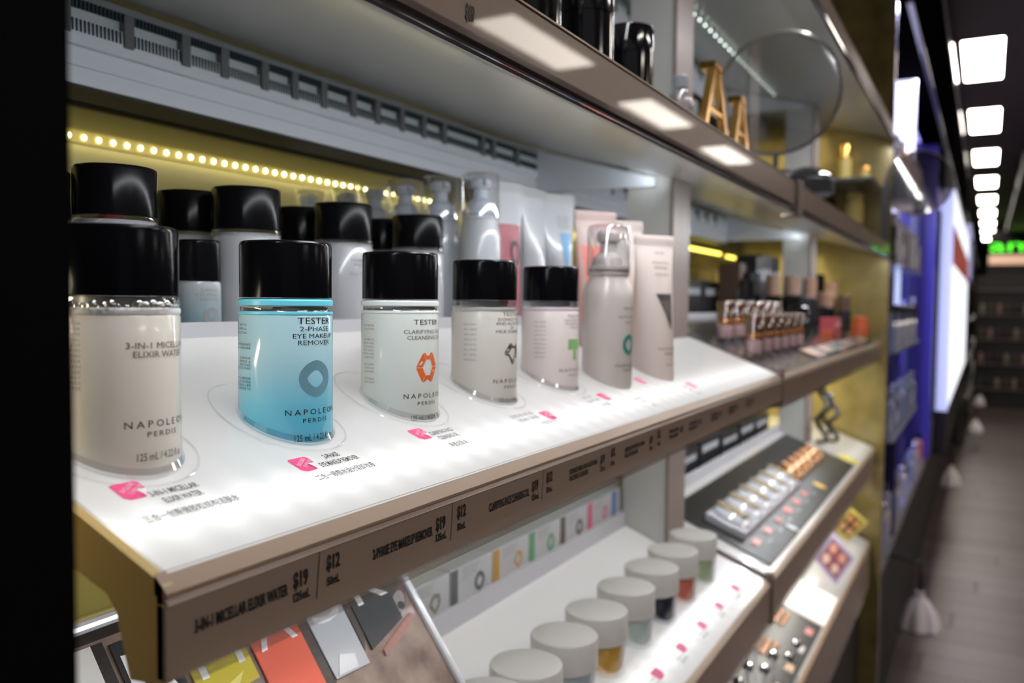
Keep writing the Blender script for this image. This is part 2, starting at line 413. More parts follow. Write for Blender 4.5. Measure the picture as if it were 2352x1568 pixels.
def shelf(name, label, x0, x1, Yf, Zf, Yb, slope, fh, splits, mtray, lip=.010, cat='shelf', notch=None):
    """sloping light-box shelf: Zf is the front edge of its top, fh the height of the fascia; notch = (xa, xb) is cut out round an upright"""
    t = thing(name, label, cat, (x0, Yf, Zf)); ang = math.atan(slope); P = plane_z(Yf, Zf, slope); Yn = .3585
    segs = []
    for k in range(len(splits) - 1):
        a, b = splits[k], splits[k + 1]
        if notch and a < notch[0] < b:
            segs += [(a, notch[0], Yb), (notch[0], min(b, notch[1]), Yn)]
            if b > notch[1] + .01: segs.append((notch[1], b, Yb))
        else: segs.append((a, b, Yb))
    for (a, b, yb) in segs:     # panels in their own flat coordinates: x along the shelf, y up the slope
        j0 = .0005 if a in splits else 0; j1 = .0005 if b in splits else 0
        o = MB().box((a + j0, 0, -.003), (b - j1, (yb - Yf) * math.hypot(1, slope), 0), mtray).build('tray_panel', t)
        for v in o.data.vertices: v.co = Vector((v.co.x + x0, v.co.y + Yf, v.co.z + Zf))
        o.location = (-x0, 0, 0); o.rotation_euler = (ang, 0, 0)
        e = .003 if yb == Yn else .012; A = max(a, x0 + .0045); B = min(b, x1 - .0045)
        MB().prism_x([(Yf - .002, Zf - .009), (yb + e, P(0, yb + e) - .0085), (yb + e, P(0, yb + e) - .028), (Yf + .022, Zf - .012), (Yf + .018, Zf - fh + .006), (Yf + .014, Zf - fh), (Yf - .002, Zf - fh)], A, B, BASE).build('shelf_body', t)
        if yb == Yb: MB().box((A, Yb, P(0, Yb) - .006), (B, Yb + .003, P(0, Yb) + lip), LIP, .0005).build('back_lip', t)
    for xs in (x0, x1 - .004):
        yb = Yn - .012 if notch and xs > notch[0] and xs < notch[1] + .002 else Yb
        MB().prism_x([(Yf + .001, Zf - .0006), (Yf - .003, Zf - .003), (Yf - .003, Zf - fh - .001), (Yf + .014, Zf - fh - .003), (Yf + .021, Zf - .016), (Yf + .026, Zf - .0105), (yb + .014, P(0, yb + .014) - .030), (yb + .014, P(0, yb + .014) + (lip if yb == Yb else -.0008)), (yb - .002, P(0, yb) + (lip if yb == Yb else -.0008)), (yb - .003, P(0, yb - .003) - .0006)], xs, xs + .004, GOLDLIT if xs == x0 and x0 < 1 else POSTF).build('side_panel', t)
    fr = MB()
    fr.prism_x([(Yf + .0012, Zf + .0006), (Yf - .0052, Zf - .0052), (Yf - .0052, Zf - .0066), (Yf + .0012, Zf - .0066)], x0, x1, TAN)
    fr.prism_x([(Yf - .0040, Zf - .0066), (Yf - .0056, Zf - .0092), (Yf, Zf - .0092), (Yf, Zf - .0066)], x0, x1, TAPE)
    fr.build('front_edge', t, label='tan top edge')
    MB().box((x0, Yf - .0045, Zf - fh), (x1, Yf, Zf - .0092), BROWN, .0004).build('fascia', t)
    ch = MB(); ch.prism_x([(Yf - .0085, Zf - fh - .0016), (Yf - .0045, Zf - fh - .0016), (Yf - .0045, Zf - fh + .0006), (Yf - .0078, Zf - fh + .0006), (Yf - .0078, Zf - fh + .0030), (Yf - .0085, Zf - fh + .0030)], x0 + .004, x1 - .004, CLEAR)
    ch.build('price_channel', t, label='clear price channel')
    return t


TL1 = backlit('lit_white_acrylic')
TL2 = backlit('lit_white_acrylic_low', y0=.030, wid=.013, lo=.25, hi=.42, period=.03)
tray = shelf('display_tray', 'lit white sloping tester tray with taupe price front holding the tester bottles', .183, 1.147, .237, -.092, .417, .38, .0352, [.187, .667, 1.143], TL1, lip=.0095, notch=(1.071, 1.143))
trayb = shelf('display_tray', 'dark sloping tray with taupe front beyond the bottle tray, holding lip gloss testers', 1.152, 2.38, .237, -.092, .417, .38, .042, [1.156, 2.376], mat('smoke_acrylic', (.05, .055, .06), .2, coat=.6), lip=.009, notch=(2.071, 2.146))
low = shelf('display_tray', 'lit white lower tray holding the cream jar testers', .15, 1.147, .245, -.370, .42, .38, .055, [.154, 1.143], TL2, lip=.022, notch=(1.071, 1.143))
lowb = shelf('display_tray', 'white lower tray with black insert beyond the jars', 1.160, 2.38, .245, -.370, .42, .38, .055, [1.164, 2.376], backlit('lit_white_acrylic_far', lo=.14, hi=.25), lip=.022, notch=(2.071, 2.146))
thd = shelf('display_tray', 'lowest tray with wide taupe front under the jar tray', .8, 2.38, .25, -.620, .42, .38, .11, [.804, 2.376], backlit('lit_white_acrylic_base', lo=.1, hi=.15), lip=.012, notch=(1.071, 1.146))

# platform behind each tray lip
q = MB(); q.box((.187, .4205, -.024), (1.071, .738, -.018), mat('platform_grey', (.32, .32, .33), .4)); q.build('back_platform', tray)
q = MB(); q.box((1.156, .4285, -.024), (2.376, .738, -.018), MT['platform_grey']); q.build('back_platform', trayb)
q = MB(); q.box((.154, .4280, -.312), (1.143, .738, -.303), MT['platform_grey']); q.build('back_platform', low)
q = MB(); q.box((1.164, .4280, -.312), (2.376, .738, -.303), MT['platform_grey']); q.build('back_platform', lowb)


def upper_shelf(label, x0, x1, z0, splits_x):
    """upper shelf seen from below: sloping gloss underside, taupe fascia with rounded bottom edge"""
    t = thing('upper_shelf', label, 'shelf', (x0, .222, z0))
    for a, b, yb in (((x0, 1.071, .60), (1.071, x1, .358)) if x0 < 1 else ((x0, 2.071, .60), (2.071, 2.146, .358), (2.146, x1, .60))):
        d = yb - .2262
        MB().prism_x([(.2262, z0 + .0015), (yb, z0 + .0015 + .27 * d), (yb, z0 + .0105 + .27 * d), (.2262, z0 + .0105)], a, b, UNDER).build('underside', t, label='glossy grey underside')
        MB().prism_x([(.2262, z0 + .0106), (yb, z0 + .0106 + .27 * d), (yb, z0 + .030 + .38 * d), (.2262, z0 + .031)], a, b, GREYP).build('shelf_body', t)
    MB().prism_x([(.2218, z0), (.2262, z0), (.2262, z0 + .034), (.2232, z0 + .034), (.2218, z0 + .0325)], x0, x1, BROWN).build('fascia', t)
    e = MB(); e.tube([(x0, .2222, z0 - .0012), (x1, .2222, z0 - .0012)], .0022, CHROME if False else mat('dark_glossy_edge', (.05, .04, .04), .1, metal=.3, coat=1), 10)
    e.box((x0, .2206, z0 + .0005), (x1, .2216, z0 + .004), CLEAR)
    e.build('bottom_edge', t, label='dark glossy bottom edge')
    MB().box((x0, .2262, z0 - .0035), (x1, .2285, z0 + .0015), mat('thin_pale_line', (.6, .6, .58), .3)).build('seal_strip', t)
    MB().box((x0, .2216, z0 + .034), (x1, .2270, z0 + .0352), TAN).build('top_edge', t)
    return t


us = upper_shelf('upper shelf over the bottle tray, its taupe front reflecting the ceiling lights', .1225, 1.158, .1265, None)
usb = upper_shelf('upper shelf over the lip gloss tray, continuing the taupe front beyond the joint', 1.166, 2.395, .1265, None)
ts = upper_shelf('highest shelf over the black jars, mostly above the picture', .1225, 1.158, .43, None)
tsb = upper_shelf('highest shelf over the round mirror, with a row of dim reflected LED dots under it', 1.166, 2.395, .43, None)
for z, lab in ((.1245, 'taupe joint clip between the two upper shelf fronts'), (.428, 'taupe joint clip between the two highest shelf fronts')):
    q = MB(); q.box((1.150, .2165, z - .004), (1.174, .2205, z + .040), POSTF, .001); q.box((1.150, .2165, z - .008), (1.174, .240, z - .004), POSTF, .001)
    q.build('joint_clip', loc=(1.162, .218, z), label=lab, cat='clip')
q = MB(); q.box((1.1475, .2315, -.137), (1.1595, .243, -.083), POSTF, .001)
q.build('joint_clip', loc=(1.153, .237, -.137), label='taupe joint block between the bottle tray and the lip gloss tray', cat='clip')
q = MB(); q.box((1.1475, .238, -.432), (1.1595, .25, -.362), POSTF, .001)
q.build('joint_clip', loc=(1.153, .243, -.432), label='taupe joint block between the jar tray and the black insert tray', cat='clip')


# ------------------------------------------------------------------ vent rails at the back, brackets
def rail(label, x0, x1, dz, posts, teeth=True):
    t = thing('vent_rail', label, 'rail', ((x0 + x1) / 2, .56, .15 + dz))
    z = lambda h: h + dz
    # main face with ledge and groove, tilted slightly like a hung light box
    f = MB()
    f.prism_x([(.560, z(.150)), (.560, z(.1690)), (.5635, z(.1695)), (.5635, z(.1765)), (.5590, z(.1770)), (.5590, z(.1795)), (.560, z(.1955)), (.60, z(.1955)), (.60, z(.150))], x0, x1, COOL)
    f.build('face_panel', t)
    MB().box((x0 + .001, .5606, z(.1480)), (x1 - .001, .60, z(.1499)), BLACKM).build('rail_shade_strip', t, label='painted dark shade under the rail')  # dark strip added to paint the shade under the rail
    MB().box((x0, .5597, z(.1622)), (x1, .5600, z(.1625)), DGREY).build('seam', t)
    MB().box((x0, .5640, z(.1955)), (x1, .5660, z(.2110)), mat('window_grey', (.62, .68, .68), .4)).build('window_strip', t)
    MB().box((x0, .5585, z(.2085)), (x1, .5640, z(.2130)), mat('rail_top', (.24, .26, .27), .4)).build('top_bar', t)
    for x in posts: MB().box((x - .0040, .5575, z(.184)), (x + .0040, .5640, z(.2085)), mat('vent_post_grey', (.15, .155, .165), .4), .0005).build('vent_post', t)
    if teeth:
        c = MB(); d = MB(); x = x0 + .002
        while x < x1 - .004:
            c.box((x, .5588, z(.1862)), (x + .0014, .5602, z(.1948)), SLOT); d.prism_x([(.5588, z(.2020)), (.5588, z(.2085)), (.564, z(.2085)), (.564, z(.2035))], x, x + .0015, SLOT); x += .0031
        c.build('vent_slots', t, kind='stuff'); d.build('upper_slots', t, kind='stuff')
    return t


PX = [.362, .412, .463, .502, .547, .584, .623, .666, .705, .747, .788, .829, .916, .943, 1.006]
rail('cool white vent rail hanging at the back over the bottle tray', .13, 1.066, 0, PX)
rail('cool white vent rail at the back over the lip gloss tray', 1.15, 2.066, 0, [1.2 + .07 * k for k in range(12)], teeth=False)
rail('cool white vent rail at the back under the highest shelf, over the black jars', .13, 1.066, .305, [.2 + .06 * k for k in range(14)], teeth=False)
rail('cool white vent rail at the back under the highest shelf, behind the round mirror', 1.15, 2.066, .305, [1.2 + .07 * k for k in range(12)], teeth=False)
for x, dz, lab in ((1.067, 0, 'white wedge bracket under the upper shelf beside the first upright'), (2.067, 0, 'white wedge bracket under the upper shelf beside the second upright'),
                   (1.067, .305, 'white wedge bracket under the highest shelf beside the first upright'), (2.067, .305, 'white wedge bracket under the highest shelf beside the second upright')):
    MB().prism_x([(.386, .155 + dz), (.386, .1655 + dz), (.60, .225 + dz), (.60, .155 + dz)], x, x + .005, COOL).build('wedge_bracket', loc=(x, .47, .155 + dz), label=lab, cat='bracket', group='wedge brackets under the shelves')

# ------------------------------------------------------------------ LED strips with their lamps, and dots for reflected LEDs
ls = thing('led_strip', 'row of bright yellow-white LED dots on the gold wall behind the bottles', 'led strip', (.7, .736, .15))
q = MB(); q.box((.30, .7365, .143), (1.06, .7398, .155), mat('strip_tape', (.5, .42, .15), .4)); q.box((.13, .7345, .176), (1.066, .7398, .255), BLACKM); q.build('tape', ls)  # black upper band paints in the shade of the gap below the rail
led = None
for k in range(52):
    x = .298 + .0151 * k; z = .1485 + .004 * (x - .45)
    if led is None:
        led = MB().sphere((x, .7355, z), .0022, LEDY, 8, (1, .6, 1)).build('led', ls); lx, lz = x, z
    else:
        o = led.copy(); C.objects.link(o); o.parent = ls; o.location = (x - lx, 0, z - lz)
ls2 = thing('led_strip', 'yellow glowing light strip hanging below the far vent rail beyond the first upright', 'led strip', (2.1, .605, .13))
MB().box((1.86, .6005, .118), (2.385, .612, .226), mat('strip_housing', (.05, .045, .02), .4)).build('housing', ls2)
MB().box((1.88, .5965, .1255), (2.155, .6005, .1325), mat('yellow_tube', (1, .9, .3), .5, emis=(1, .78, .10), es=3.2)).build('light_bar', ls2)
MB().box((2.215, .5965, .1225), (2.345, .6005, .1295), MT['yellow_tube']).build('light_bar', ls2)
ls3 = thing('led_strip', 'dim dotted reflection of LEDs under the highest shelf by the round mirror', 'led strip', (1.5, .44, .482))
MB().box((1.18, .4385, .4855), (2.05, .4435, .4875), UNDER).build('tape', ls3)
for k in range(26):
    MB().sphere((1.205 + .032 * k, .441, .4840), .0022, LEDREF, 6).build('led', ls3)  # glowing dots stand in for the reflection of LEDs


# ------------------------------------------------------------------ bottles
TP = plane_z(.237, -.092, .38)      # top of the bottle tray
LP = plane_z(.245, -.370, .38)      # top of the jar tray
B_Y = .312


def on_cyl(cx, cy, r, a0):
    """maps arc length and height to the surface of a cylinder, starting at angle a0 (degrees)"""
    def f(z):
        def g(s, t): a = math.radians(a0) + s / r; return (cx + r * math.cos(a), cy + r * math.sin(a), z + t)
        return g
    return f


def label_text(mb, cx, cy, r, ac, z, s, wdeg, h, m, gap=0, right=None):
    wd = math.radians(wdeg) * r; a0 = ac - wdeg / 2 if right is None else right - wdeg
    put_text(BR if gap else VL if s.startswith('125') else mb, s, wd, h, on_cyl(cx, cy, r, a0)(z), m, gap)


BR = MB(); VL = MB()


def flush(t):
    global BR, VL
    if VL.f: VL.build('volume_lettering', t)
    VL = MB()
    if BR.f: BR.build('brand_lettering', t)
    BR = MB()


def outline(mb, pts_o, pts_i, mp, m):
    n = len(pts_o); vs = [mp(*p) for p in pts_o] + [mp(*p) for p in pts_i]
    mb.add(vs, [(i, (i + 1) % n, n + (i + 1) % n, n + i) for i in range(n)], m)


def gem(mb, mp, w, h, m, kind=0, cut=None):
    """the printed gem mark: a faceted ring with fine joints"""
    if kind == 0:   # hexagon drawn by two tones and joints
        O = [(-.5, 0), (-.22, .5), (.26, .5), (.5, .02), (.22, -.5), (-.25, -.5)]
        I = [(-.24, 0), (-.08, .27), (.14, .27), (.25, .02), (.10, -.27), (-.10, -.27)]
    elif kind == 1:  # rounded diamond
        cs = [2 * PI * k / 28 for k in range(28)]; pw = lambda v, e: math.copysign(abs(v) ** e, v)
        O = [(.5 * pw(math.cos(a), 1.25), .5 * pw(math.sin(a), .95)) for a in cs]
        I = [(.27 * pw(math.cos(a), 1.35), .26 * pw(math.sin(a), 1.3)) for a in cs]
    else:           # pentagon
        O = [(-.5, .05), (-.15, .5), (.45, .42), (.5, -.1), (.05, -.5)]
        I = [(-.25, .05), (-.05, .28), (.25, .24), (.27, -.05), (.04, -.27)]
    n = len(O)
    for i in range(n):
        if n > 8:
            a, b = O[i], O[(i + 1) % n]; c, d = I[(i + 1) % n], I[i]
        else:       # leave a hairline joint between facets
            a, b = O[i], O[(i + 1) % n]; c, d = I[(i + 1) % n], I[i]
            e = .03; L = lambda p, q, t: (p[0] + (q[0] - p[0]) * t, p[1] + (q[1] - p[1]) * t)
            a, b, c, d = L(a, b, e), L(b, a, e), L(c, d, e * 1.5), L(d, c, e * 1.5)
        mb.add([mp(p[0] * w, p[1] * h) for p in (a, b, c, d)], [(0, 1, 2, 3)], m)


CAPD = mat('black_cap', (.003, .003, .004), .16, spec=.12)
CAPS_ = mat('black_stock_cap', (.005, .005, .006), .16, spec=.10)


def cap_mesh(mb, cx, cy, z0, z1, r, m=CAPD, seg=72):
    rib = lambda i, n: 1 + (.004 if i % 2 else 0)
    mb.lathe([(r * .93, z0 + .0002), (r, z0 + .0002), (r, z1 - .0022), (r * .985, z1 - .0010)], m, (cx, cy, 0), seg, cap1=False)
    mb.lathe([(r * .985, z1 - .0010), (r * .965, z1 - .0003), (r * .93, z1), (r * .5, z1 + .0001)], m, (cx, cy, 0), seg, cap0=False, wob=rib)


SHOULD = mat('bottle_shoulder', (.80, .84, .88), .1, coat=1, sss=.004)
SLITM = mat('clear_slit', (.35, .34, .33), .08, metal=.7)
BOTT_CREAM = graded('cream_liquid', .0, .05, (.98, .95, .88), (.96, .91, .83))
BOTT_BLUE = graded('two_phase_blue_liquid', .002, .042, (.20, .76, 1.0), (.62, .90, .98))
BOTT_MINT = mat('frosted_mint_white', (.94, .97, .93), .2, coat=.6, sss=.005)
BOTT_GREY = mat('frosted_warm_grey', (.88, .84, .78), .25, coat=.5, sss=.005)
BOTT_ROSE = mat('frosted_rose_white', (1, .90, .87), .2, coat=.6, sss=.005)
for m_k in (BOTT_CREAM, BOTT_BLUE, BOTT_MINT, BOTT_GREY, BOTT_ROSE): lucent(m_k, .22)
BACKB = mat('frosted_grey_body', (.50, .50, .52), .25, coat=.5)


def tester(cx, label, body, ring, slit, style):
    t = thing('tester_bottle', label, 'bottle', (cx, B_Y, TP(0, B_Y)), group='tester bottles on the lit tray')
    r = .0235; zt = .0008
    c = MB(); cap_mesh(c, cx, B_Y, .0010, .0292, .0229); c.build('cap', t, label='black screw cap')
    zb = -.0074 if slit else -.0066
    b = MB(); b.lathe([(r - .0022, -.0640), (r - .0006, -.0630), (r, -.0610), (r, zb - .0008), (r - .0004, zb)], body, (cx, B_Y, 0), 72, base=lambda x, y: TP(x, y) + .0006)
    b.build('body', t)
    n = MB()
    if slit:
        n.lathe([(r - .0004, zb), (r, zb + .0004), (r, zb + .0014), (r - .0010, zb + .0018)], ring, (cx, B_Y, 0), 72, cap0=False, cap1=False)
        n.lathe([(r - .0010, zb + .0018), (r - .0012, zb + .0022), (r - .0012, zb + .0040), (r - .001, zb + .0044)], SLITM, (cx, B_Y, 0), 72, cap0=False, cap1=False)
        n.lathe([(r - .0010, zb + .0044), (r, zb + .0048), (r, zb + .0070), (r - .0012, zb + .0080), (r - .0030, zb + .0083)], ring, (cx, B_Y, 0), 72, cap0=False)
    else:
        n.lathe([(r - .0004, zb), (r, zb + .0006), (r, zb + .0024), (r - .0008, zb + .0030)], ring, (cx, B_Y, 0), 72, cap0=False)
        n.lathe([(r - .0006, zb + .0030), (r - .0002, zb + .0040), (r - .0006, zb + .0070), (r - .0030, zb + .0076)], SHELL, (cx, B_Y, 0), 72, cap0=False)
        n.lathe([(r - .007, zb + .003), (r - .0065, zb + .0076)], mat('neck_inside', (.45, .44, .42), .3), (cx, B_Y, 0), 48)
    n.build('shoulder', t)
    g = MB(); g.lathe([(r - .0010, -.0655), (r + .0006, -.0645), (r + .0012, -.0625), (r + .0002, -.0605)], SHELL, (cx, B_Y, 0), 72, base=lambda x, y: TP(x, y) + (.0004), cap0=False, cap1=False)
    # heights of the clear foot follow the tray slope
    gv = MB(); vs = []; seg = 72
    for (rr, dh) in ((r - .0012, .0004), (r + .0008, .0006), (r + .0013, .0022), (r + .0002, .0048)):
        for i in range(seg):
            a = 2 * PI * i / seg; x = cx + rr * math.cos(a); y = B_Y + rr * math.sin(a); vs.append((x, y, TP(x, y) + dh))
    gv.add(vs, [(k * seg + i, k * seg + (i + 1) % seg, (k + 1) * seg + (i + 1) % seg, (k + 1) * seg + i) for k in range(3) for i in range(seg)], SHELL, True)
    gv.build('clear_foot', t, label='clear rounded foot')
    return t


R2 = .0237
tb1 = tester(.2245, 'nearest tester bottle, cream liquid under a black cap with bubbles at its neck', BOTT_CREAM, mat('pale_ring', (1, 1, 1), .4), False, 1)
tb2 = tester(.3195, 'bright blue tester bottle with black cap and grey gem mark', BOTT_BLUE, mat('cyan_ring', (.20, .80, 1), .3), True, 2)
tb3 = tester(.4160, 'clear pale tester bottle with black cap and orange hexagon mark', BOTT_MINT, mat('mint_ring', (.96, 1, 1), .35), True, 3)
tb4 = tester(.5155, 'warm grey tester bottle with black cap and dark brown gem mark', BOTT_GREY, mat('grey_ring', (.50, .49, .47), .1, coat=1), False, 4)
tb5 = tester(.6200, 'pinkish tester bottle with black cap and pale green mark', BOTT_ROSE, mat('rose_ring', (.78, .66, .72), .1, coat=1, sss=.004), False, 5)
# bubbles at the neck of the first bottle
q = MB()
for k in range(16):
    a = math.radians(-175 + 8.2 * k + random.uniform(-2, 2)); s_ = random.uniform(.0012, .0026)
    q.sphere((.2245 + .0222 * math.cos(a), B_Y + .0222 * math.sin(a), -.0034 + random.uniform(-.0006, .0008)), s_, clear('bubble', (1, 1, 1), .12, .95, .02), 10)
q.build('bubbles', tb1, kind='stuff')

T = MB(); cx = .2245; ac = -84
label_text(T, cx, B_Y, R2, ac, -.0198, '3-IN-1 MICELLAR', 74, .0026, INKS)
label_text(T, cx, B_Y, R2, ac, -.0233, 'ELIXIR WATER', 61, .0026, INKS)
label_text(T, cx, B_Y, R2, ac, -.0512, 'NAPOLEON', 78, .0029, INK, gap=.42)
label_text(T, cx, B_Y, R2, ac, -.0550, 'PERDIS', 36, .0022, INK, gap=.35)
label_text(T, cx, B_Y, R2, ac, -.0647 + .0003, '125 mL / 4.22 fl oz', 56, .0032, INKS)
T.build('product_lettering', tb1); flush(tb1)
lines1 = ['WITH A COTTON', 'PAD SWEEP OVER', 'FACE AND EYES', 'TO REMOVE ALL', 'TRACES OF', 'MAKEUP NO', 'RINSE NEEDED', 'SUITABLE FOR', 'ALL SKIN', 'TYPES USE', 'DAILY', 'FRAGRANCE', 'FREE']
T = MB()
for k, s in enumerate(lines1): label_text(T, cx, B_Y, R2, 0, -.0105 - .0021 * k, s, 2.9 * len(s), .0013, INKM, right=198)
T.build('small_print', tb1)

T = MB(); cx = .3195; ac = -98
label_text(T, cx, B_Y, R2, ac, -.0117, 'TESTER', 49, .0034, INK)
label_text(T, cx, B_Y, R2, ac, -.0152, '2-PHASE', 43, .0024, INK)
label_text(T, cx, B_Y, R2, ac, -.0187, 'EYE MAKEUP', 60, .0024, INK)
label_text(T, cx, B_Y, R2, ac, -.0220, 'REMOVER', 48, .0024, INK)
label_text(T, cx, B_Y, R2, ac, -.0564, 'NAPOLEON', 78, .0029, INK, gap=.42)
label_text(T, cx, B_Y, R2, ac, -.0603, 'PERDIS', 36, .0022, INK, gap=.35)
label_text(T, cx, B_Y, R2, ac, -.0697 + .0003, '125 mL / 4.22 fl oz', 56, .0034, INK)
T.build('product_lettering', tb2); flush(tb2)
T = MB(); GM = mat('slate_print', (.16, .34, .42), .4)
gem(T, lambda s, t: on_cyl(cx, B_Y, R2, -98)(0)(s, t - .0386), .0190, .0180, GM, 1); T.build('gem_mark', tb2, label='slate gem mark')
T = MB()
for z, s in ((-.0128, 'GENTLE'), (-.0148, 'FORMULA'), (-.0168, 'SOLUTION'), (-.0225, 'REFRESHING'), (-.0243, 'MAKEUP REMOVER'), (-.0292, 'TO REMOVE'), (-.0309, 'DRENCH  A'), (-.0326, 'HOLD OVER'), (-.0343, 'EYE TO SOAK'), (-.0392, 'WELL BEFORE'), (-.0409, 'COTTON PAD'), (-.0426, 'EYES AND LIPS'), (-.0443, 'CLEANSER TO')):
    label_text(T, cx, B_Y, R2, 0, z, s, 2.9 * len(s), .0012, INK, right=179 if z < -.02 else 172)
for z in (-.0266, -.0366): T.add([on_cyl(cx, B_Y, R2, 130)(z)(s, t) for s, t in ((0, 0), (.02, 0), (.02, .00018), (0, .00018))], [(0, 1, 2, 3)], INK)
T.build('small_print', tb2)

T = MB(); cx = .4160; ac = -99
label_text(T, cx, B_Y, R2, ac, -.0137, 'TESTER', 49, .0031, INK)
label_text(T, cx, B_Y, R2, ac, -.0191, 'CLARIFYING FACE', 78, .0024, INKS)
label_text(T, cx, B_Y, R2, ac, -.0226, 'CLEANSING OIL', 68, .0024, INKS)
label_text(T, cx, B_Y, R2, ac, -.0573, 'NAPOLEON', 78, .0029, INK, gap=.42)
label_text(T, cx, B_Y, R2, ac, -.0614, 'PERDIS', 36, .0022, INK, gap=.35)
label_text(T, cx, B_Y, R2, ac, -.0708 + .0004, '125 mL / 4.22 fl oz', 56, .0032, INKS)
T.build('product_lettering', tb3); flush(tb3)
T = MB(); gem(T, lambda s, t: on_cyl(cx, B_Y, R2, -99)(0)(s, t - .0392), .0175, .0174, mat('orange_print', (.90, .16, .04), .4), 0); T.build('gem_mark', tb3, label='orange hexagon mark')
T = MB()
for k, s in enumerate(['NO RINSE', 'SOLUTION', '', '', 'OIL MELTS', 'MAKEUP AND', 'POLLUTANTS', 'MILK THAT', 'REMOVES AND', 'IS GENTLE', '', 'USE DAMP', 'MASSAGE', 'CLEANSER', '', 'SUITABLE', 'FOR SKIN']):
    if s: label_text(T, cx, B_Y, R2, 0, -.0150 - .0021 * k, s, 2.9 * len(s), .0012, INKM, right=177)
T.build('small_print', tb3)
T = MB(); cx = .5155; ac = -94
for z, s, wd, h in ((-.0096, 'TESTER', 46, .0028), (-.0130, 'DONKEY MILK', 62, .0022), (-.0158, 'AND ALOE VERA', 70, .0022), (-.0186, '2X', 10, .0022), (-.0214, 'MILK CLEANSER', 70, .0022)): label_text(T, cx, B_Y, R2, ac, z, s, wd, h, INKS)
label_text(T, cx, B_Y, R2, ac, -.0560, 'NAPOLEON', 78, .0028, INK, gap=.42)
label_text(T, cx, B_Y, R2, ac, -.0600, 'PERDIS', 36, .0022, INKS, gap=.35)
label_text(T, cx, B_Y, R2, ac, -.0690, '125 mL / 4.22 fl oz', 56, .0028, INKM)
T.build('product_lettering', tb4); flush(tb4)
T = MB(); gem(T, lambda s, t: on_cyl(cx, B_Y, R2, -93)(0)(s, t - .0362), .0165, .0158, mat('brown_print', (.10, .065, .045), .4), 2); T.build('gem_mark', tb4, label='brown gem mark')
T = MB(); cx = .6200; ac = -95
for z, s, wd, h in ((-.0120, 'TESTER', 46, .0026), (-.0150, 'GENTLE FACE', 60, .0020), (-.0178, 'PURIFYING', 52, .0020), (-.0206, 'CREAM', 34, .0020)): label_text(T, cx, B_Y, R2, ac, z, s, wd, h, INKM)
label_text(T, cx, B_Y, R2, ac, -.0552, 'NAPOLEON', 78, .0026, INKS, gap=.42)
label_text(T, cx, B_Y, R2, ac, -.0590, 'PERDIS', 36, .0020, INKM, gap=.35)
T.build('product_lettering', tb5); flush(tb5)
T = MB(); g_ = on_cyl(cx, B_Y, R2, -97)(-.0365); GP = mat('green_print', (.28, .52, .20), .4)
for (s0, s1, t0, t1) in ((-.0075, .0075, -.001, .0075), (-.0018, .0028, -.0095, -.001)):
    for k in range(4): T.add([g_(s0 + (s1 - s0) * a, b) for a, b in ((k / 4, t0), ((k + 1) / 4, t0), ((k + 1) / 4, t1), (k / 4, t1))], [(0, 1, 2, 3)], GP)
T.build('gem_mark', tb5, label='pale green mark')
for tb, cxx, cnt in ((tb4, .5155, 8), (tb5, .62, 9)):
    T = MB()
    for k in range(cnt): label_text(T, cxx, B_Y, R2, 0, -.0160 - .0035 * k, random.choice(['ALL SKIN', 'FORMULA', 'GENTLE TO', 'USE DAILY']), 24, .0013, INKM, right=-162)
    T.build('small_print', tb)


# raised acrylic rims round every tester bottle
def rim(cx, cy, rr, label):
    pts = []
    for k in range(41):
        a = 2 * PI * k / 40; e = 1.35 if math.sin(a) > 0 else 1.0
        x = cx + rr * math.cos(a); y = cy + .002 + rr * math.sin(a) * e; pts.append((x, y, TP(x, y) + .0006))
    o = MB().tube(pts, .0008, RING, 6).build('bottle_rim', tray)


for cx in (.2245, .3195, .4160, .5155, .62): rim(cx, B_Y, .0315, '')

# back row of boxed-size bottles
proto = thing('stock_bottle', '', 'bottle', (0, 0, 0), group='black-capped stock bottles behind the tray lip')
c = MB(); cap_mesh(c, 0, 0, .0650, .0935, .0229, CAPS_); c.build('cap', proto)
MB().lathe([(.0215, 0), (.0230, .0008), (.0235, .003), (.0235, .0585), (.0225, .0605), (.0215, .0625)], BACKB, (0, 0, 0), 64).build('body', proto)
MB().lathe([(.0228, .0605), (.0232, .0615), (.0230, .0645), (.0205, .0650)], SHELL, (0, 0, 0), 64, cap0=False).build('shoulder', proto)
T = MB()
for z, s, wd in ((.048, 'DONKEY MILK', 56), (.0445, 'AND ALOE', 44), (.0375, 'MILK CLEANSER', 60)): label_text(T, 0, 0, .0237, -100, z, s, wd, .0022, INKM)
T.build('lettering', proto)
BK = [(.318, .4447, 'large black cap directly above the nearest tester bottle, front of the stock bottles'), (.418, .4447, 'stock bottle with black cap just left of the blue tester, behind the small travel bottle'),
      (.518, .4447, 'stock bottle with black cap just right of the blue tester'), (.618, .4447, 'stock bottle with black cap behind the orange-marked tester'),
      (.300, .500, 'stock bottle at the black end post, second row, only a sliver showing'), (.415, .497, 'stock bottle in the second row, left of the blue tester'),
      (.527, .497, 'stock bottle in the second row, right of the blue tester'), (.634, .497, 'stock bottle in the second row, left of the foam pumps')]
for k, (x, y, lab) in enumerate(BK):
    if k == 0:
        proto.location = (x, y, -.018 + CZ); proto['label'] = lab
    else: dup(proto, (x, y, -.018), rotz=math.radians(random.uniform(-8, 8)), label=lab)
mb_ = thing('travel_bottle', 'small travel-size makeup remover bottle standing between the first two testers', 'bottle', (.372, .438, -.018))
c = MB(); cap_mesh(c, .372, .438, .0115, .0372, .0133, CAPS_); c.build('cap', mb_)
MB().lathe([(.0118, -.018), (.0130, -.017), (.0134, -.015), (.0134, .0085), (.0128, .0110)], graded('travel_body', -.0, .03, (.28, .40, .46), (.50, .53, .54)), (.372, .438, 0), 48).build('body', mb_)
T = MB()
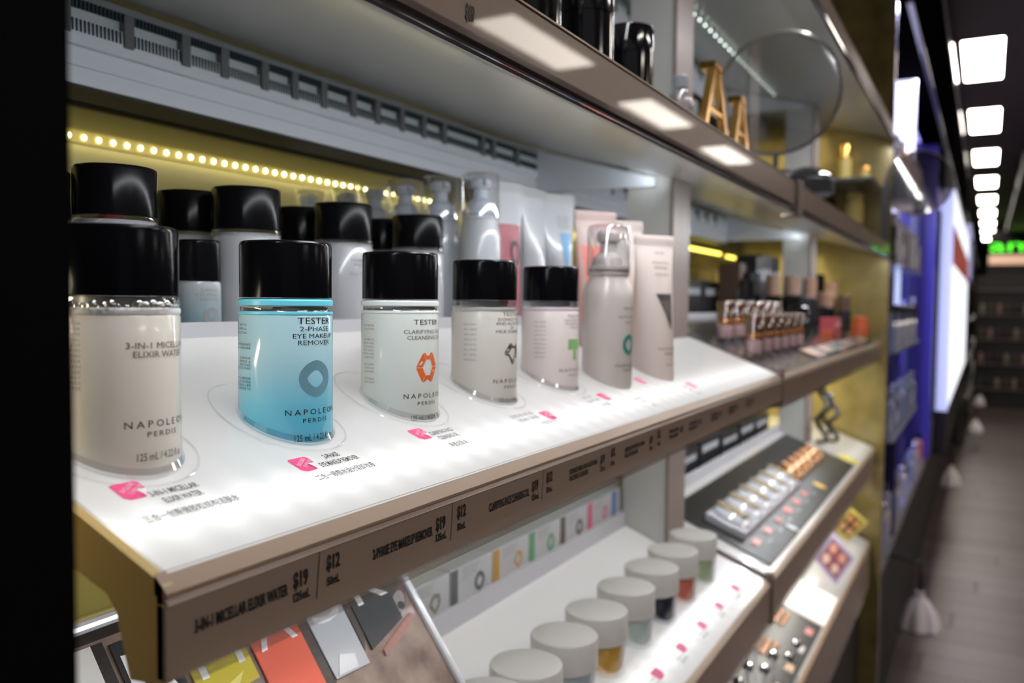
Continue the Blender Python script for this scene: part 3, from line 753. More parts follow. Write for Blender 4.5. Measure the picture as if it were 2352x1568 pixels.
for z, s, wd in ((.0045, '2-PHASE', 60), (.0016, 'EYE MAKEUP', 82), (-.0013, 'REMOVER', 62)): label_text(T, .372, .438, .0136, -97, z, s, wd, .0022, INKM)
T.build('lettering', mb_)
T = MB(); gem(T, lambda s, t: on_cyl(.372, .438, .0136, -97)(0)(s, t - .0105), .0110, .0110, INKM, 1); T.build('gem_mark', mb_)

# foam pumps with clear overcaps
FWH = mat('frosted_foam_white', (.68, .70, .73), .25, coat=.5, sss=.004); PUMPW = mat('pump_white', (.78, .82, .90), .25, coat=.4, sss=.004)


def pump_parts(t, x, y, z0, zt, r, rc, body, base=None, spout=-90):
    h = zt - z0
    zc = zt - .045      # bottom of the clear overcap
    prof = [(r - .003, z0), (r - .0006, z0 + .001), (r, z0 + .004), (r, zc - .018), (r * .93, zc - .010), (rc * .98, zc - .004), (rc * .95, zc)]
    MB().lathe(prof, body, (x, y, 0), 48, base=base).build('body', t)
    q = MB(); q.lathe([(rc * 1.0, zc), (rc * 1.03, zc + .001), (rc * 1.03, zc + .003), (rc * .9, zc + .004), (rc * 1.02, zc + .005), (rc * 1.02, zc + .008), (rc * .85, zc + .009), (rc * .75, zc + .016), (rc * .42, zc + .021), (rc * .40, zc + .030)], PUMPW, (x, y, 0), 40); q.build('collar', t)
    a = math.radians(spout); q = MB()
    q.lathe([(rc * .52, zc + .030), (rc * .58, zc + .032), (rc * .58, zc + .038), (rc * .45, zc + .0405)], PUMPW, (x, y, 0), 32)
    c_, s_ = math.cos(a), math.sin(a); L = rc * .82; wv = .0032
    q.add([(x + c_ * l - s_ * w_, y + s_ * l + c_ * w_, zc + z_) for l, w_, z_ in ((0, -wv, .0325), (0, wv, .0325), (0, wv, .0400), (0, -wv, .0400), (L, -wv * .7, .0330), (L, wv * .7, .0330), (L, wv * .7, .0385), (L, -wv * .7, .0385))], [(0, 1, 2, 3), (4, 7, 6, 5), (0, 4, 5, 1), (1, 5, 6, 2), (2, 6, 7, 3), (3, 7, 4, 0)], PUMPW)
    q.build('pump_head', t)
    MB().lathe([(rc * 1.05, zc + .002), (rc * 1.04, zt - .003), (rc * 1.0, zt - .0008), (rc * .9, zt)], SHELL, (x, y, 0), 48, cap0=False).build('overcap', t, label='clear overcap')


fp = thing('foam_pump', '', 'bottle', (0, 0, 0), group='clear-capped foam pumps in the column behind')
pump_parts(fp, 0, 0, 0, .145, .0205, .0186, FWH, spout=-120)
for k, (x, y, lab) in enumerate([(.722, .443, 'clear-capped foam pump at the front of its column, right of the stock bottles'), (.722, .491, 'second foam pump from the front in the column'), (.728, .540, 'third foam pump from the front in the column'),
                                 (.742, .592, 'fourth foam pump from the front in the column'), (.755, .643, 'fifth foam pump from the front, its overcap lit yellow'), (.745, .693, 'rearmost foam pump of the column, against the gold wall')]):
    if k == 0: fp.location = (x, y, -.018 + CZ); fp['label'] = lab
    else: dup(fp, (x, y, -.018), label=lab)
tp = thing('foam_pump', 'tester foam pump in smoky beige with clear overcap on the lit tray', 'bottle', (.705, .297, TP(0, .297)))
BG = lucent(mat('smoky_beige', (.70, .63, .59), .25, coat=.6), .2)
PUMPW_s = PUMPW; PUMPW = mat('pump_beige', (.55, .48, .45), .25, coat=.4, sss=.004)
pump_parts(tp, .705, .297, -.070, .0695, .0225, .0185, BG, base=lambda x, y: TP(x, y) + .0005, spout=-60); PUMPW = PUMPW_s
T = MB()
for z, s, wd, h in ((-.006, 'TESTER', 40, .0028), (-.013, 'EXFOLIATING', 62, .0024), (-.018, 'FOAM', 26, .0024), (-.056, 'NAPOLEON', 74, .0026), (-.060, 'PERDIS', 34, .0020)): label_text(T, .705, .297, .0228, -100, z, s, wd, h, INKS if h < .0027 else INK)
T.build('product_lettering', tp); flush(tp)
T = MB(); gem(T, lambda s, t: on_cyl(.705, .297, .0228, -100)(0)(s, t - .0365), .0165, .0190, mat('teal_print', (.06, .24, .19), .4), 1); T.build('gem_mark', tp, label='teal gem mark')


# squeeze tubes
def tube_thing(name, label, x, y, z0, z1, r, w, rot, m, base=None, marks=None, group=None, capm=None, caph=.014):
    t = thing(name, label, 'tube', (x, y, z0), group=group)
    a = math.radians(rot); ca, sa = math.cos(a), math.sin(a); seg = 48; n = 15

    def dims(u):     # u 0 at base, 1 at crimp
        e = u ** 1.3
        return r + (w - r) * e, max(.0009, r * (1 - u ** 1.6))

    def pt(s, zz, ax, ay): return (x + ca * s * ax - sa * ay, y + sa * s * ax + ca * ay, zz)
    vs = []
    for k in range(n):
        u = k / (n - 1); ax, ay = dims(min(1, u / .94)) if u < .94 else (w, .0009)
        for i in range(seg):
            b_ = 2 * PI * i / seg; px, py = ax * math.cos(b_), ay * math.sin(b_)
            X = x + ca * px - sa * py; Y = y + sa * px + ca * py
            zb = base(X, Y) if base else z0
            zz = zb + (z1 - zb) * u; vs.append((X, Y, zz))
    fs = [(k * seg + i, k * seg + (i + 1) % seg, (k + 1) * seg + (i + 1) % seg, (k + 1) * seg + i) for k in range(n - 1) for i in range(seg)]
    fs += [tuple(range(seg))[::-1], tuple((n - 1) * seg + i for i in range(seg))]
    MB().add(vs, fs, m, True).build('body', t)
    cr = MB()
    for zz in (z1 - .004, z1 - .0065, z1 - .009):
        p, q_ = w * .99, .0016
        cr.add([(x + ca * s * p - sa * o_, y + sa * s * p + ca * o_, zz + h_) for s, o_, h_ in ((-1, -q_, 0), (1, -q_, 0), (1, q_, 0), (-1, q_, 0), (-1, -q_, .001), (1, -q_, .001), (1, q_, .001), (-1, q_, .001))], [(0, 3, 2, 1), (4, 5, 6, 7), (0, 1, 5, 4), (1, 2, 6, 5), (2, 3, 7, 6), (3, 0, 4, 7)], m)
    cr.build('crimp', t)

    def surf(s, zz):   # s -1..1 across the front
        u = (zz - z0) / (z1 - z0); ax, ay = dims(max(0, min(1, u / .94))); s = max(-.98, min(.98, s))
        px, py = ax * s, -ay * math.sqrt(1 - s * s) - .0005
        return (x + ca * px - sa * py, y + sa * px + ca * py, zz)
    if marks: marks(t, surf, w)
    return t


def grid_quad(mb, surf, s0, s1, za, zb, m, n=8, f=None):
    for i in range(n):
        for j in range(6):
            cs = [(s0 + (s1 - s0) * (i + a) / n, za + (zb - za) * (j + b) / 6) for a, b in ((0, 0), (1, 0), (1, 1), (0, 1))]
            mb.add([surf(*(f(*c) if f else c)) for c in cs], [(0, 1, 2, 3)], m)


WT = mat('white_tube', (.74, .76, .80), .3, coat=.4, sss=.004); BT = lucent(mat('beige_tube', (.78, .67, .62), .35, coat=.3), .2); ST = mat('salmon_tube', (.60, .45, .42), .35, coat=.3)


def mk_pink(t, sf, w):
    q = MB(); grid_quad(q, sf, -.98, .75, -.015, .082, mat('dusty_rose_print', (.55, .16, .20), .4)); q.build('print_block', t, label='dusty rose print')
    q = MB()
    for k in range(24):
        a, b = 2 * PI * k / 24, 2 * PI * (k + 1) / 24
        q.add([(lambda p: (p[0], p[1] - .0004, p[2]))(sf(.30 + .34 * rr * math.cos(an), .052 + .013 * rr * math.sin(an))) for rr, an in ((1, a), (1, b), (.62, b), (.62, a))], [(0, 1, 2, 3)], mat('dark_ring_print', (.05, .05, .06), .4))
    q.build('ring_mark', t)


def mk_blue(t, sf, w):
    q = MB(); f = lambda s, z: (.20 + (s - .0) * (.35 + .65 * abs((z - .035) / .045)), z); grid_quad(q, sf, -.34, .42, .0, .082, mat('sky_print', (.22, .50, .85), .4), f=f); q.build('print_block', t, label='sky blue waisted print')
    q = MB()
    for k in range(4): put_text(q, 'FACE CREAM', .020, .0022, lambda a, b, k=k: sf(-.2 + a / .025, .100 - .004 * k + b), INKM)
    q.build('lettering', t)


def mk_salmon(t, sf, w):
    q = MB(); grid_quad(q, sf, -.98, .98, -.02, .058, mat('salmon_print', (.92, .26, .22), .4)); q.build('print_block', t, label='bright salmon print')


def mk_tri(t, sf, w):
    q = MB()
    P = [(-.30, .010), (.62, .010), (.42, -.026)]; I = [(-.12, .004), (.48, .004), (.36, -.016)]
    D = mat('charcoal_print', (.06, .05, .055), .4)
    for i in range(3):
        a, b, c, d = P[i], P[(i + 1) % 3], I[(i + 1) % 3], I[i]
        for k in range(4):
            L = lambda p, r_, u: (p[0] + (r_[0] - p[0]) * u, p[1] + (r_[1] - p[1]) * u)
            q.add([sf(*L(a, b, k / 4)), sf(*L(a, b, (k + 1) / 4)), sf(*L(d, c, (k + 1) / 4)), sf(*L(d, c, k / 4))], [(0, 1, 2, 3)], D)
    q.add([sf(*p) for p in I], [(0, 1, 2)], mat('charcoal_soft', (.12, .10, .10), .4)); q.build('triangle_mark', t, label='charcoal triangle mark')
    q = MB()
    for z, s, a in ((.050, 'TESTER', .012), (.040, 'HYDRATING', .020), (.035, 'PRIMER', .016), (.028, 'FOR FACE', .016), (-.046, 'NAPOLEON', .026), (-.051, 'PERDIS', .013), (-.062, '75 mL', .010)):
        put_text(q, s, a, .0026, lambda u, v, z=z, a=a: sf(.18 + (u - a / 2) / .022, z + v), INKS)
    q.build('lettering', t)


tube_thing('squeeze_tube', 'white squeeze tube with a dusty rose print and dark ring, beside the foam pumps', .776, .447, -.018, .126, .018, .027, -20, WT, marks=mk_pink, group='stock tubes behind the tray lip')
tube_thing('squeeze_tube', 'plain white squeeze tube turned edge-on between the rose and the blue printed tubes', .842, .447, -.018, .127, .018, .026, -2, WT, group='stock tubes behind the tray lip')
tube_thing('squeeze_tube', 'white squeeze tube with a sky blue waisted print', .905, .447, -.018, .128, .018, .027, -22, WT, marks=mk_blue, group='stock tubes behind the tray lip')
tube_thing('squeeze_tube', 'salmon pink squeeze tube behind the pinkish tester', .800, .352, TP(0, .352), .094, .017, .026, -30, ST, base=lambda x, y: TP(x, y) + .0005, marks=mk_salmon)
tube_thing('squeeze_tube', 'beige tester tube with a charcoal triangle mark at the front right of the lit tray', .818, .295, TP(0, .295), .069, .022, .026, -28, BT, base=lambda x, y: TP(x, y) + .0005, marks=mk_tri)
tube_thing('squeeze_tube', 'beige tube standing just behind the triangle-marked tester tube', .868, .345, TP(0, .345), .090, .018, .023, -28, BT, base=lambda x, y: TP(x, y) + .0005)
MB().box((.46, .655, -.018), (.475, .665, .090), mat('red_carton', (.75, .05, .08), .4), .0006).build('carton', loc=(.468, .66, -.018), label='slim red carton glimpsed above the black caps at the gold wall', cat='box')

# ------------------------------------------------------------------ stickers and captions on the tray
def on_tray(x, y, P=TP, e=.0005): return (x, y, P(x, y) + e)


sl = math.sqrt(1 + .38 ** 2)
CAPS = [((.2085, .2840), (.2240, .2780), ['3-IN-1 MICELLAR', 'ELIXIR WATER'], '三合一创新微胶粒结构洁肤水', INKS, .2000),
        ((.2945, .2760), (.3150, .2770), ['2-PHASE', 'EYE MAKEUP REMOVER'], '二合一眼部水油分层卸妆液', INK, .2900),
        ((.3920, .2790), (.4095, .2760), ['CLARIFYING FACE', 'CLEANSING OIL'], '净透洁面油', INKS, .3985),
        ((.5320, .2680), (.5050, .2740), ['DONKEY MILK AND ALOE', 'FACE MILK CLEANSER'], '驴奶芦荟洁面乳', INKM, .508),
        ((.6460, .2740), (.6200, .2770), ['GENTLE FACE', 'CLEANSING CREAM'], '温和洁面霜', INKM, .618),
        ((.7600, .2850), (.6900, .2600), ['EXFOLIATING', 'FOAM'], '泡沫', INKM, .690),
        ((.8400, .2600), (.8200, .2590), ['HYDRATING', 'PRIMER'], '妆前乳', INKM, .815)]
for k, ((sx, sy), (txx, tyy), lines, cn, ink, cxn) in enumerate(CAPS):
    st = thing('pink_sticker', 'pink exclusive sticker with a folded corner on the lit tray below the %s' % ['nearest cream tester', 'blue tester', 'orange-marked tester', 'brown-marked tester', 'pinkish tester', 'foam pump tester', 'triangle-marked tube'][k], 'sticker', (sx, sy, TP(sx, sy)), group='pink stickers on the bottle tray')
    q = MB(); W, H = .0060, .0055
    P = [(-W + .0006, H), (W - .0012, H), (W, H - .0012), (W, -.0006), (.45 * W, -H), (-W + .0022, -H), (-W, -H + .002), (-W, H - .0006)]
    q.prism_z([(0, 0)] * 0 + [(sx + a, sy + b) for a, b in P], 0, .0002, PINK)
    q.v = [(a, b, TP(a, b) + .0004 + c) for a, b, c in q.v]; q.build('label_sheet', st)
    q = MB(); q.add([(a, b, TP(a, b) + .0010) for a, b in ((sx + W, sy - .0008), (sx + .42 * W, sy - H), (sx + .22 * W, sy - .0008))], [(0, 1, 2)], mat('folded_corner', (.95, .90, .92), .4)); q.build('folded_corner', st)
    q = MB()
    for j, s in enumerate(['EXCLUSIVE', 'TO PRICELINE']):
        c_, s_ = math.cos(.5), math.sin(.5)
        put_text(q, s, .0088, .0020, lambda a, b, j=j: on_tray(sx - .0042 + .0010 * j + a * c_ - (b - .0024 * j) * s_, sy - .0014 + a * s_ + (b - .0024 * j) * c_, e=.0009), PINKT)
    q.build('lettering', st)
    q = MB()
    for j, s in enumerate(lines):
        wd = .00150 * len(s)
        put_text(q, s, wd, .0036, lambda a, b, j=j, wd=wd: on_tray(txx - wd / 2 + a, tyy - .0005 - .0056 * j + b), ink, bold=.02)
    put_text(q, cn, .0034 * len(cn), .0034, lambda a, b: on_tray(cxn + a, tyy - .0145 + b), INK if ink in (INK, INKS) else ink, bold=.006)
    q.build('caption', tray, label='product caption printed on the lit tray')

# price fascia lettering
YF = .237 - .0049


def fas(x, z, s, wd, h, mb, m=INK, Y=YF): put_text(mb, s, wd, h, lambda a, b: (x + a, Y, z + b), m, bold=.035)


PR = [(.1945, '3-IN-1 MICELLAR ELIXIR WATER', None, .044), (.2905, '2-PHASE EYE MAKEUP REMOVER', None, .046), (.3905, 'CLARIFYING FACE CLEANSING OIL', None, .046),
      (.492, 'DONKEY MILK AND ALOE VERA', 'FACE MILK CLEANSER', .045), (.588, 'GENTLE PURIFYING CREAM', 'FACE CLEANSER', .042)]
DIV = [.2565, .3545, .4550, .5570, .6560]
for k, ((x, a, b, wd), dx) in enumerate(zip(PR, DIV)):
    zz = -.1135; q = MB()
    if b: fas(x, zz + .0022, a, wd, .0034, q); fas(x, zz - .0022, b, wd * .66, .0034, q)
    else: fas(x, zz - .0005, a, wd, .0046, q)
    fas(dx - .0150, zz + .0010, '$19', .0082, .0062, q); fas(dx - .0150, zz - .0045, '125mL', .0092, .0036, q)
    fas(dx + .0040, zz + .0030, '$12', .0082, .0062, q); fas(dx + .0042, zz - .0035, '50mL', .0078, .0036, q)
    q.add([(dx - .0022, YF, zz - .0070), (dx - .0018, YF, zz - .0070), (dx + .0002, YF, zz + .0125), (dx - .0002, YF, zz + .0125)], [(0, 1, 2, 3)], INK)
    q.build('price_lettering', tray)
for x, a, b, c in ((.690, 'EXFOLIATING', 'FOAM CLEANSER', '$25'), (.745, 'HYDRATING FACE', 'PRIMER CREAM', '$29'), (.815, 'AGE REPAIR', 'NIGHT CREAM', '$39'), (.880, 'BRIGHTENING', 'SERUM', '$45'), (.955, 'EYE GEL', 'COOLING', '$32')):
    q = MB(); fas(x, -.1110, a, .026, .0034, q); fas(x, -.1155, b, .024, .0034, q); fas(x + .030, -.1130, c, .008, .005, q); q.build('price_lettering', tray)
q = MB(); fas(.3460, .1355, '$69', .0082, .0080, q, Y=.2214); q.build('price_lettering', us)
q = MB(); fas(.300, .1395, 'CREAM', .018, .0055, q, Y=.2214); q.build('name_lettering', us)

# ------------------------------------------------------------------ lower tray: jars, cartons, poster
JX = [.532, .594, .665, .736, .813, .890, .964, 1.043]
JC = [((.80, .80, .76), 'white'), ((.78, .78, .74), 'milky white'), ((.62, .70, .72), 'clear'), ((.85, .52, .10), 'amber'), ((.74, .84, .80), 'pale mint'), ((.02, .025, .05), 'dark navy'), ((.85, .28, .18), 'coral'), ((.62, .75, .50), 'light green')]
LIDM = mat('frosted_lid', (.66, .64, .61), .4, coat=.1, sss=.003)
for k, x in enumerate(JX):
    y = .317; P = lambda a, b: LP(a, b) + .0005
    t = thing('cream_jar', '%s cream jar with frosted lid, %s' % (JC[k][1], ['partly hidden behind the poster frame', 'largest of those fully in view, nearest the poster', 'second beyond the poster', 'third beyond the poster', 'between the amber and the navy jar', 'between the mint and the coral jar', 'beyond the navy jar', 'the last one by the tray end'][k]), 'jar', (x, y, LP(x, y)), group='cream jar testers on the lower tray')
    zc = LP(x, y)
    cm = mat('jar_content_' + JC[k][1].replace(' ', '_'), JC[k][0], .25, coat=.5, sss=.004 if k != 5 else 0)
    MB().lathe([(.0235, zc), (.0250, zc + .002), (.0253, zc + .014), (.0253, zc + .0200)], cm, (x, y, 0), 48, base=lambda a, b: LP(a, b) + .003).build('content', t, label=JC[k][1] + ' content')
    MB().lathe([(.0262, zc), (.0285, zc + .0015), (.0290, zc + .006), (.0290, zc + .022), (.0270, zc + .0245)], SHELL, (x, y, 0), 56, base=P, cap1=False).build('glass', t)
    MB().lathe([(.0292, zc + .0225), (.0300, zc + .0232), (.0300, zc + .0480), (.0294, zc + .0492), (.0280, zc + .0498)], LIDM, (x, y, 0), 64).build('lid', t, label='frosted beige-white lid')
    if k > 1:
        q = MB(); sx, sy = x + .052 - .004 * k, .268; W, H = .008, .0055
        q.prism_z([(sx + a, sy + b) for a, b in ((-W, H), (W, H), (W, -.001), (.4 * W, -H), (-W, -H))], 0, .0002, PINK)
        q.v = [(a, b, LP(a, b) + .0004 + c) for a, b, c in q.v]
        q.build('pink_sticker', loc=(sx, sy, LP(sx, sy)), label='small pink sticker on the lower tray in front of the %s jar' % JC[k][1], cat='sticker', group='pink stickers on the jar tray')
        q = MB()
        for j in range(3): put_text(q, ['FACE CREAM', 'MASK 50mL', '面膜面霜'][j], .018, .0028, lambda a, b, j=j: on_tray(sx - .028 + a, sy - .001 - .005 * j + b, LP), mat('teal_grey_ink', (.25, .30, .30), .5))
        q.build('caption', low)

SC = [(.30, .27, .20), (.17, .17, .19), (.65, .36, .07), (.17, .42, .20), (.16, .13, .10), (.80, .13, .25), (.10, .22, .60)]
SN = ['khaki', 'slate grey', 'orange', 'green', 'brown', 'pink', 'blue']
WB = mat('white_carton', (.66, .65, .65), .45); WTOP = mat('white_carton_top', (.80, .83, .85), .4)
for k in range(7):
    x0 = .5745 + .0785 * k; x1 = x0 + .0765; z0 = -.3026; z1 = -.2530; y0 = .430; y1 = .492
    t = thing('carton', 'white carton with a %s stripe and mark in the row behind the jars' % SN[k], 'box', ((x0 + x1) / 2, .46, z0), group='white cartons behind the jar tray')
    q = MB(); q.box((x0, y0, z0), (x1, y1, z1 - .0005), WB, .0006); q.build('carton_body', t)
    MB().box((x0 + .0004, y0 + .0004, z1 - .0005), (x1 - .0004, y1 - .0004, z1), WTOP).build('top_flap', t)
    sm_ = mat('stripe_' + SN[k].replace(' ', '_'), SC[k], .45)
    MB().box((x0 + .0005, y0 - .0003, z0 + .001), (x0 + .0125, y0, z1 - .001), sm_).build('stripe', t, label=SN[k] + ' stripe')
    q = MB(); gem(q, lambda a, b: (x0 + .052 + a, y0 - .0004, -.276 + b), .019, .020, sm_, [2, 1, 2, 0, 1, 2, 0][k])
    for j in range(5): put_text(q, ['NAPOLEON PERDIS FACE', 'MASK WITH CLAY AND', 'BOTANICAL EXTRACT', 'FOR ALL SKIN TYPES', '50 mL'][j], [.030, .028, .026, .026, .010][j], .0017, lambda a, b, j=j: (x0 + .020 + a, y0 - .0004, -.2572 - .0026 * j + b), INKM)
    q.build('printing', t)

# poster of face masks on a leaning clear stand
po = thing('poster_stand', 'leaning framed poster of coloured face mask sachets over a close-up eye, under the bottle tray', 'poster', (.36, .262, -.352))
m_ = 1.32; Lp = math.hypot(1, m_)


def pp(x, t, e=0):   # x along the shelf, t up the poster from its foot, e out of its face
    return (x, .26 + t / Lp - e * m_ / Lp, -.3508 + m_ * t / Lp + e / Lp)


def sheet(mb, pts, e, m, th_=.0004):
    n = len(pts); vs = [pp(a, b, e) for a, b in pts] + [pp(a, b, e + th_) for a, b in pts]
    mb.add(vs, [tuple(range(n))[::-1], tuple(range(n, 2 * n))] + [(i, (i + 1) % n, n + (i + 1) % n, n + i) for i in range(n)], m)


skin = mat('printed_skin', (.42, .27, .21), .5, coat=.2)
nt = skin.node_tree; tc = nt.nodes.new('ShaderNodeTexCoord'); n1 = nt.nodes.new('ShaderNodeTexNoise'); n1.inputs['Scale'].default_value = 35; n1.inputs['Detail'].default_value = 6
cr = nt.nodes.new('ShaderNodeValToRGB'); cr.color_ramp.elements[0].color = (.12, .07, .055, 1); cr.color_ramp.elements[1].color = (.40, .29, .235, 1); cr.color_ramp.elements[0].position = .3; cr.color_ramp.elements[1].position = .7
nt.links.new(tc.outputs['Object'], n1.inputs['Vector']); nt.links.new(n1.outputs['Fac'], cr.inputs[0]); nt.links.new(cr.outputs[0], nt.nodes['Principled BSDF'].inputs['Base Color'])
q = MB(); sheet(q, [(.13, .0), (.4975, .0), (.4975, .226), (.13, .226)], -.003, skin, .002); q.build('picture_sheet', po)
q = MB(); q.tube([pp(.4995, -.002), pp(.4995, .232)], .0032, mat('satin_rod', (.62, .64, .68), .35, metal=.2, coat=.3), 10); q.build('side_rod', po, label='chrome side rod')
q = MB(); q.tube([pp(.125, .2285), pp(.4995, .2285)], .0035, mat('frosted_bar', (.75, .78, .80), .15, coat=1), 10); q.build('top_bar', po)
q = MB(); sheet(q, [(.12, .2195), (.4975, .2195), (.4975, .226), (.12, .226)], .0006, clear('clear_edge', (.95, .97, 1), .35, .9)); q.build('clear_edge', po)
q = MB(); sheet(q, [(.13, 0), (.262, 0), (.2625, .218), (.13, .218)], 0, PAPER); q.build('white_field', po)
q = MB(); hairm = mat('printed_hair', (.025, .017, .014), .5, noise=.6, ns=300); sheet(q, [(.2625, 0), (.2690, 0), (.2690, .218), (.2625, .218)], 0, hairm); q.build('hair_strip', po)
SA = [('black', (.015, .016, .018), .2715, .3035, [(.2715, .110), (.3035, .110)], None), ('yellow', (.62, .50, .03), .3073, .3465, [(.3073, .1640), (.3465, .1660)], 'M'), ('coral', (.80, .13, .07), .3505, .3885, [(.3505, .120), (.3885, .120)], 'A'),
      ('grey', (.50, .51, .54), .3968, .4305, [(.3974, .1432), (.4288, .1419)], 'S'), ('charcoal', (.035, .037, .040), .4383, .4795, [(.4367, .1482), (.4770, .1577)], 'K')]
for nme, col, a, b, bot, ch in SA:
    sm_ = mat('sachet_' + nme, col, .6)
    q = MB(); sheet(q, [bot[0], bot[1], (b, .215), (a, .215)], .0002, sm_, .0008); q.build('mask_sachet', po, label=nme + ' sachet')
    if ch:
        q = MB(); put_text(q, ch, (b - a) * .78, .030, lambda u, v: pp(a + (b - a) * .12 + u, .1780 + v, .0014), mat('white_letter', (.85, .85, .85), .4)); q.build('sachet_letter', po)
q = MB(); sheet(q, [(.2735, .12), (.2800, .12), (.2815, .2065), (.2745, .2075)], .0012, MT['white_letter'], .0002); sheet(q, [(.2815, .2065), (.2990, .150), (.3035, .150), (.3035, .165), (.290, .2065)], .0012, MT['white_letter'], .0002)
q.build('sachet_letter', po)
q = MB(); sheet(q, [(.312, .1645), (.330, .1655), (.338, .1735), (.318, .1680)], .0012, mat('sachet_fold', (.80, .68, .10), .3), .0004); q.build('torn_corner', po)
q = MB(); sheet(q, [(.400, .1445), (.418, .1435), (.420, .152), (.408, .156)], .0012, mat('sachet_fold_grey', (.66, .67, .70), .3), .0004); q.build('torn_corner', po)
# the printed eye: dark socket, white of the eye, lashes
q = MB(); E = lambda cx, cy, a, b, n=20, s=0: [(cx + a * math.cos(2 * PI * k / n), cy + b * math.sin(2 * PI * k / n) + s * math.cos(2 * PI * k / n)) for k in range(n)]
sheet(q, E(.478, .176, .0165, .0150, s=.004), .00005, mat('printed_shadow', (.10, .055, .045), .5), .0002)
sheet(q, E(.4815, .1690, .0085, .0062, s=.004), .0004, mat('printed_iris', (.30, .26, .25), .5), .0002)
sheet(q, E(.482, .1660, .0035, .0030), .0007, INK, .0002)
q.build('printed_eye', po)
q = MB()
for k in range(26):
    a = .440 + .0022 * k; b = .1475 + .00075 * k
    sheet(q, [(a, b), (a + .0005, b), (a + .0022, b - .0045 - .001 * (k % 3))], .0009, mat('printed_lash', (.34, .14, .11), .5), .0001)
for k in range(22):
    a = .474 + .0011 * k; sheet(q, [(a, .190), (a + .0006, .190), (a + .0035, .199 + .0015 * (k % 4))], .0006, INK, .0001)
sheet(q, [(.446, .1405), (.480, .1500), (.490, .1580), (.486, .1590), (.446, .1450)], .0001, mat('printed_pink_rim', (.36, .16, .13), .5), .0002)
DKB = mat('printed_dark_brown', (.05, .03, .022), .5, noise=.5, ns=200)
for P_ in ([(.389, .13), (.3965, .13), (.3965, .215), (.389, .215)], [(.4310, .150), (.4380, .163), (.4380, .215), (.4310, .215)], [(.4800, .172), (.4900, .180), (.4965, .200), (.4965, .215), (.4800, .215)]): sheet(q, P_, .0001, DKB, .0002)
q.build('printed_lashes', po, kind='stuff')

# ------------------------------------------------------------------ on top of the upper shelf
UP = plane_z(.222, .1615, .38)
blk = thing('black_jar', '', 'jar', (0, 0, 0), group='tall black pots on the upper shelf')
q = MB(); q.lathe([(.0215, .000), (.0235, .002), (.0238, .05), (.0238, .052)], BLACK, (0, 0, 0), 56, base=lambda x, y: .38 * y - .0080); q.build('body', blk)
q = MB(); cap_mesh(q, 0, 0, .0525, .095, .0240, BLACK); q.build('lid', blk)
for k, (x, z, lab) in enumerate([(.455, 0, 'tall black pot on the upper shelf, nearest and mostly above the picture'), (.560, 0, 'tall black pot on the upper shelf, left of the middle one'), (.660, 0, 'tall black pot on the upper shelf, in the middle of the three'), (.757, -.018, 'shortest black pot on the upper shelf, next to the upright')]):
    if k == 0: blk.location = (x, .302, UP(0, .302) + .009 + CZ); blk['label'] = lab
    else: dup(blk, (x, .302, UP(0, .302) + .009), label=lab, scale=(1, 1, [1, .9, .75, .60][k]))
q = MB(); q.lathe([(.017, .2005), (.018, .202), (.018, .245), (.012, .25)], mat('gold_pot', (.35, .25, .10), .3, metal=.7), (.80, .335, 0), 40)
q.build('gold_pot', loc=(.80, .335, .2), label='gold pot half hidden behind the shortest black pot', cat='jar')


def a_frame(x0, w, z0, h, y, label):
    t = thing('gold_easel', label, 'stand', (x0 + w / 2, y, z0), group='gold A-shaped stands on the upper shelf')
    for a, b in (((x0, z0), (x0 + w * .42, z0 + h)), ((x0 + w, z0), (x0 + w * .55, z0 + h))):
        d = .0055; MB().prism_y([(a[0] - d, a[1]), (a[0] + d, a[1]), (b[0] + d, b[1]), (b[0] - d, b[1])], y - .004, y + .004, GOLDM).build('leg', t)
    MB().box((x0 + w * .3, y - .005, z0 + h - .006), (x0 + w * .7, y + .012, z0 + h + .003), GOLDM, .001).build('top_plate', t)
    MB().box((x0 + w * .2, y - .003, z0 + h * .3), (x0 + w * .8, y + .003, z0 + h * .36), GOLDM).build('crossbar', t)


a_frame(.885, .085, .186, .075, .268, 'larger gold A-shaped stand on the upper shelf beside the upright')
a_frame(1.005, .060, .186, .062, .268, 'smaller gold A-shaped stand next to the round mirror')
gb = thing('perfume_bottle', 'small clear glass bottle sparkling beside the larger gold stand', 'bottle', (.862, .285, .19))
q = MB(); q.sphere((.862, .285, .208), .014, SHELL, 16, (1, 1, 1.25)); q.build('glass', gb)
q = MB(); q.lathe([(.007, .224), (.008, .225), (.008, .236), (.006, .238)], GREYP, (.862, .285, 0), 24); q.build('cap', gb)

mr = thing('round_mirror', 'large round mirror with a thin grey rim standing on the upper shelf', 'mirror', (1.3, .281, .19))
q = MB(); seg = 64
q.tube([(1.3, .281 + .090 * math.cos(2 * PI * k / seg), .315 + .090 * math.sin(2 * PI * k / seg)) for k in range(seg + 1)], .0030, RIMG, 8); q.build('rim', mr)
q = MB(); q.lathe([(.088, 0), (.088, .002)], clear('mirror_film', (.80, .80, .80), .22, .6, .05), (1.299, .281, .315), 64, ax='x'); q.build('glass', mr)
q = MB(); q.tube([(1.3, .281, .225), (1.3, .281, .200)], .004, RIMG, 8); q.lathe([(.024, .1945), (.024, .199)], RIMG, (1.3, .281, 0), 32); q.build('foot', mr)
dk = thing('round_case', 'dark round case lying under the large round mirror', 'case', (1.72, .30, .19))
q = MB(); q.lathe([(.046, .214), (.050, .216), (.050, .240), (.045, .245)], BLACKM, (1.72, .31, 0), 40); q.build('body', dk)
q = MB(); q.lathe([(.045, .2455), (.046, .249), (.030, .262), (.010, .268)], BLACK, (1.72, .31, 0), 40); q.build('lid', dk)
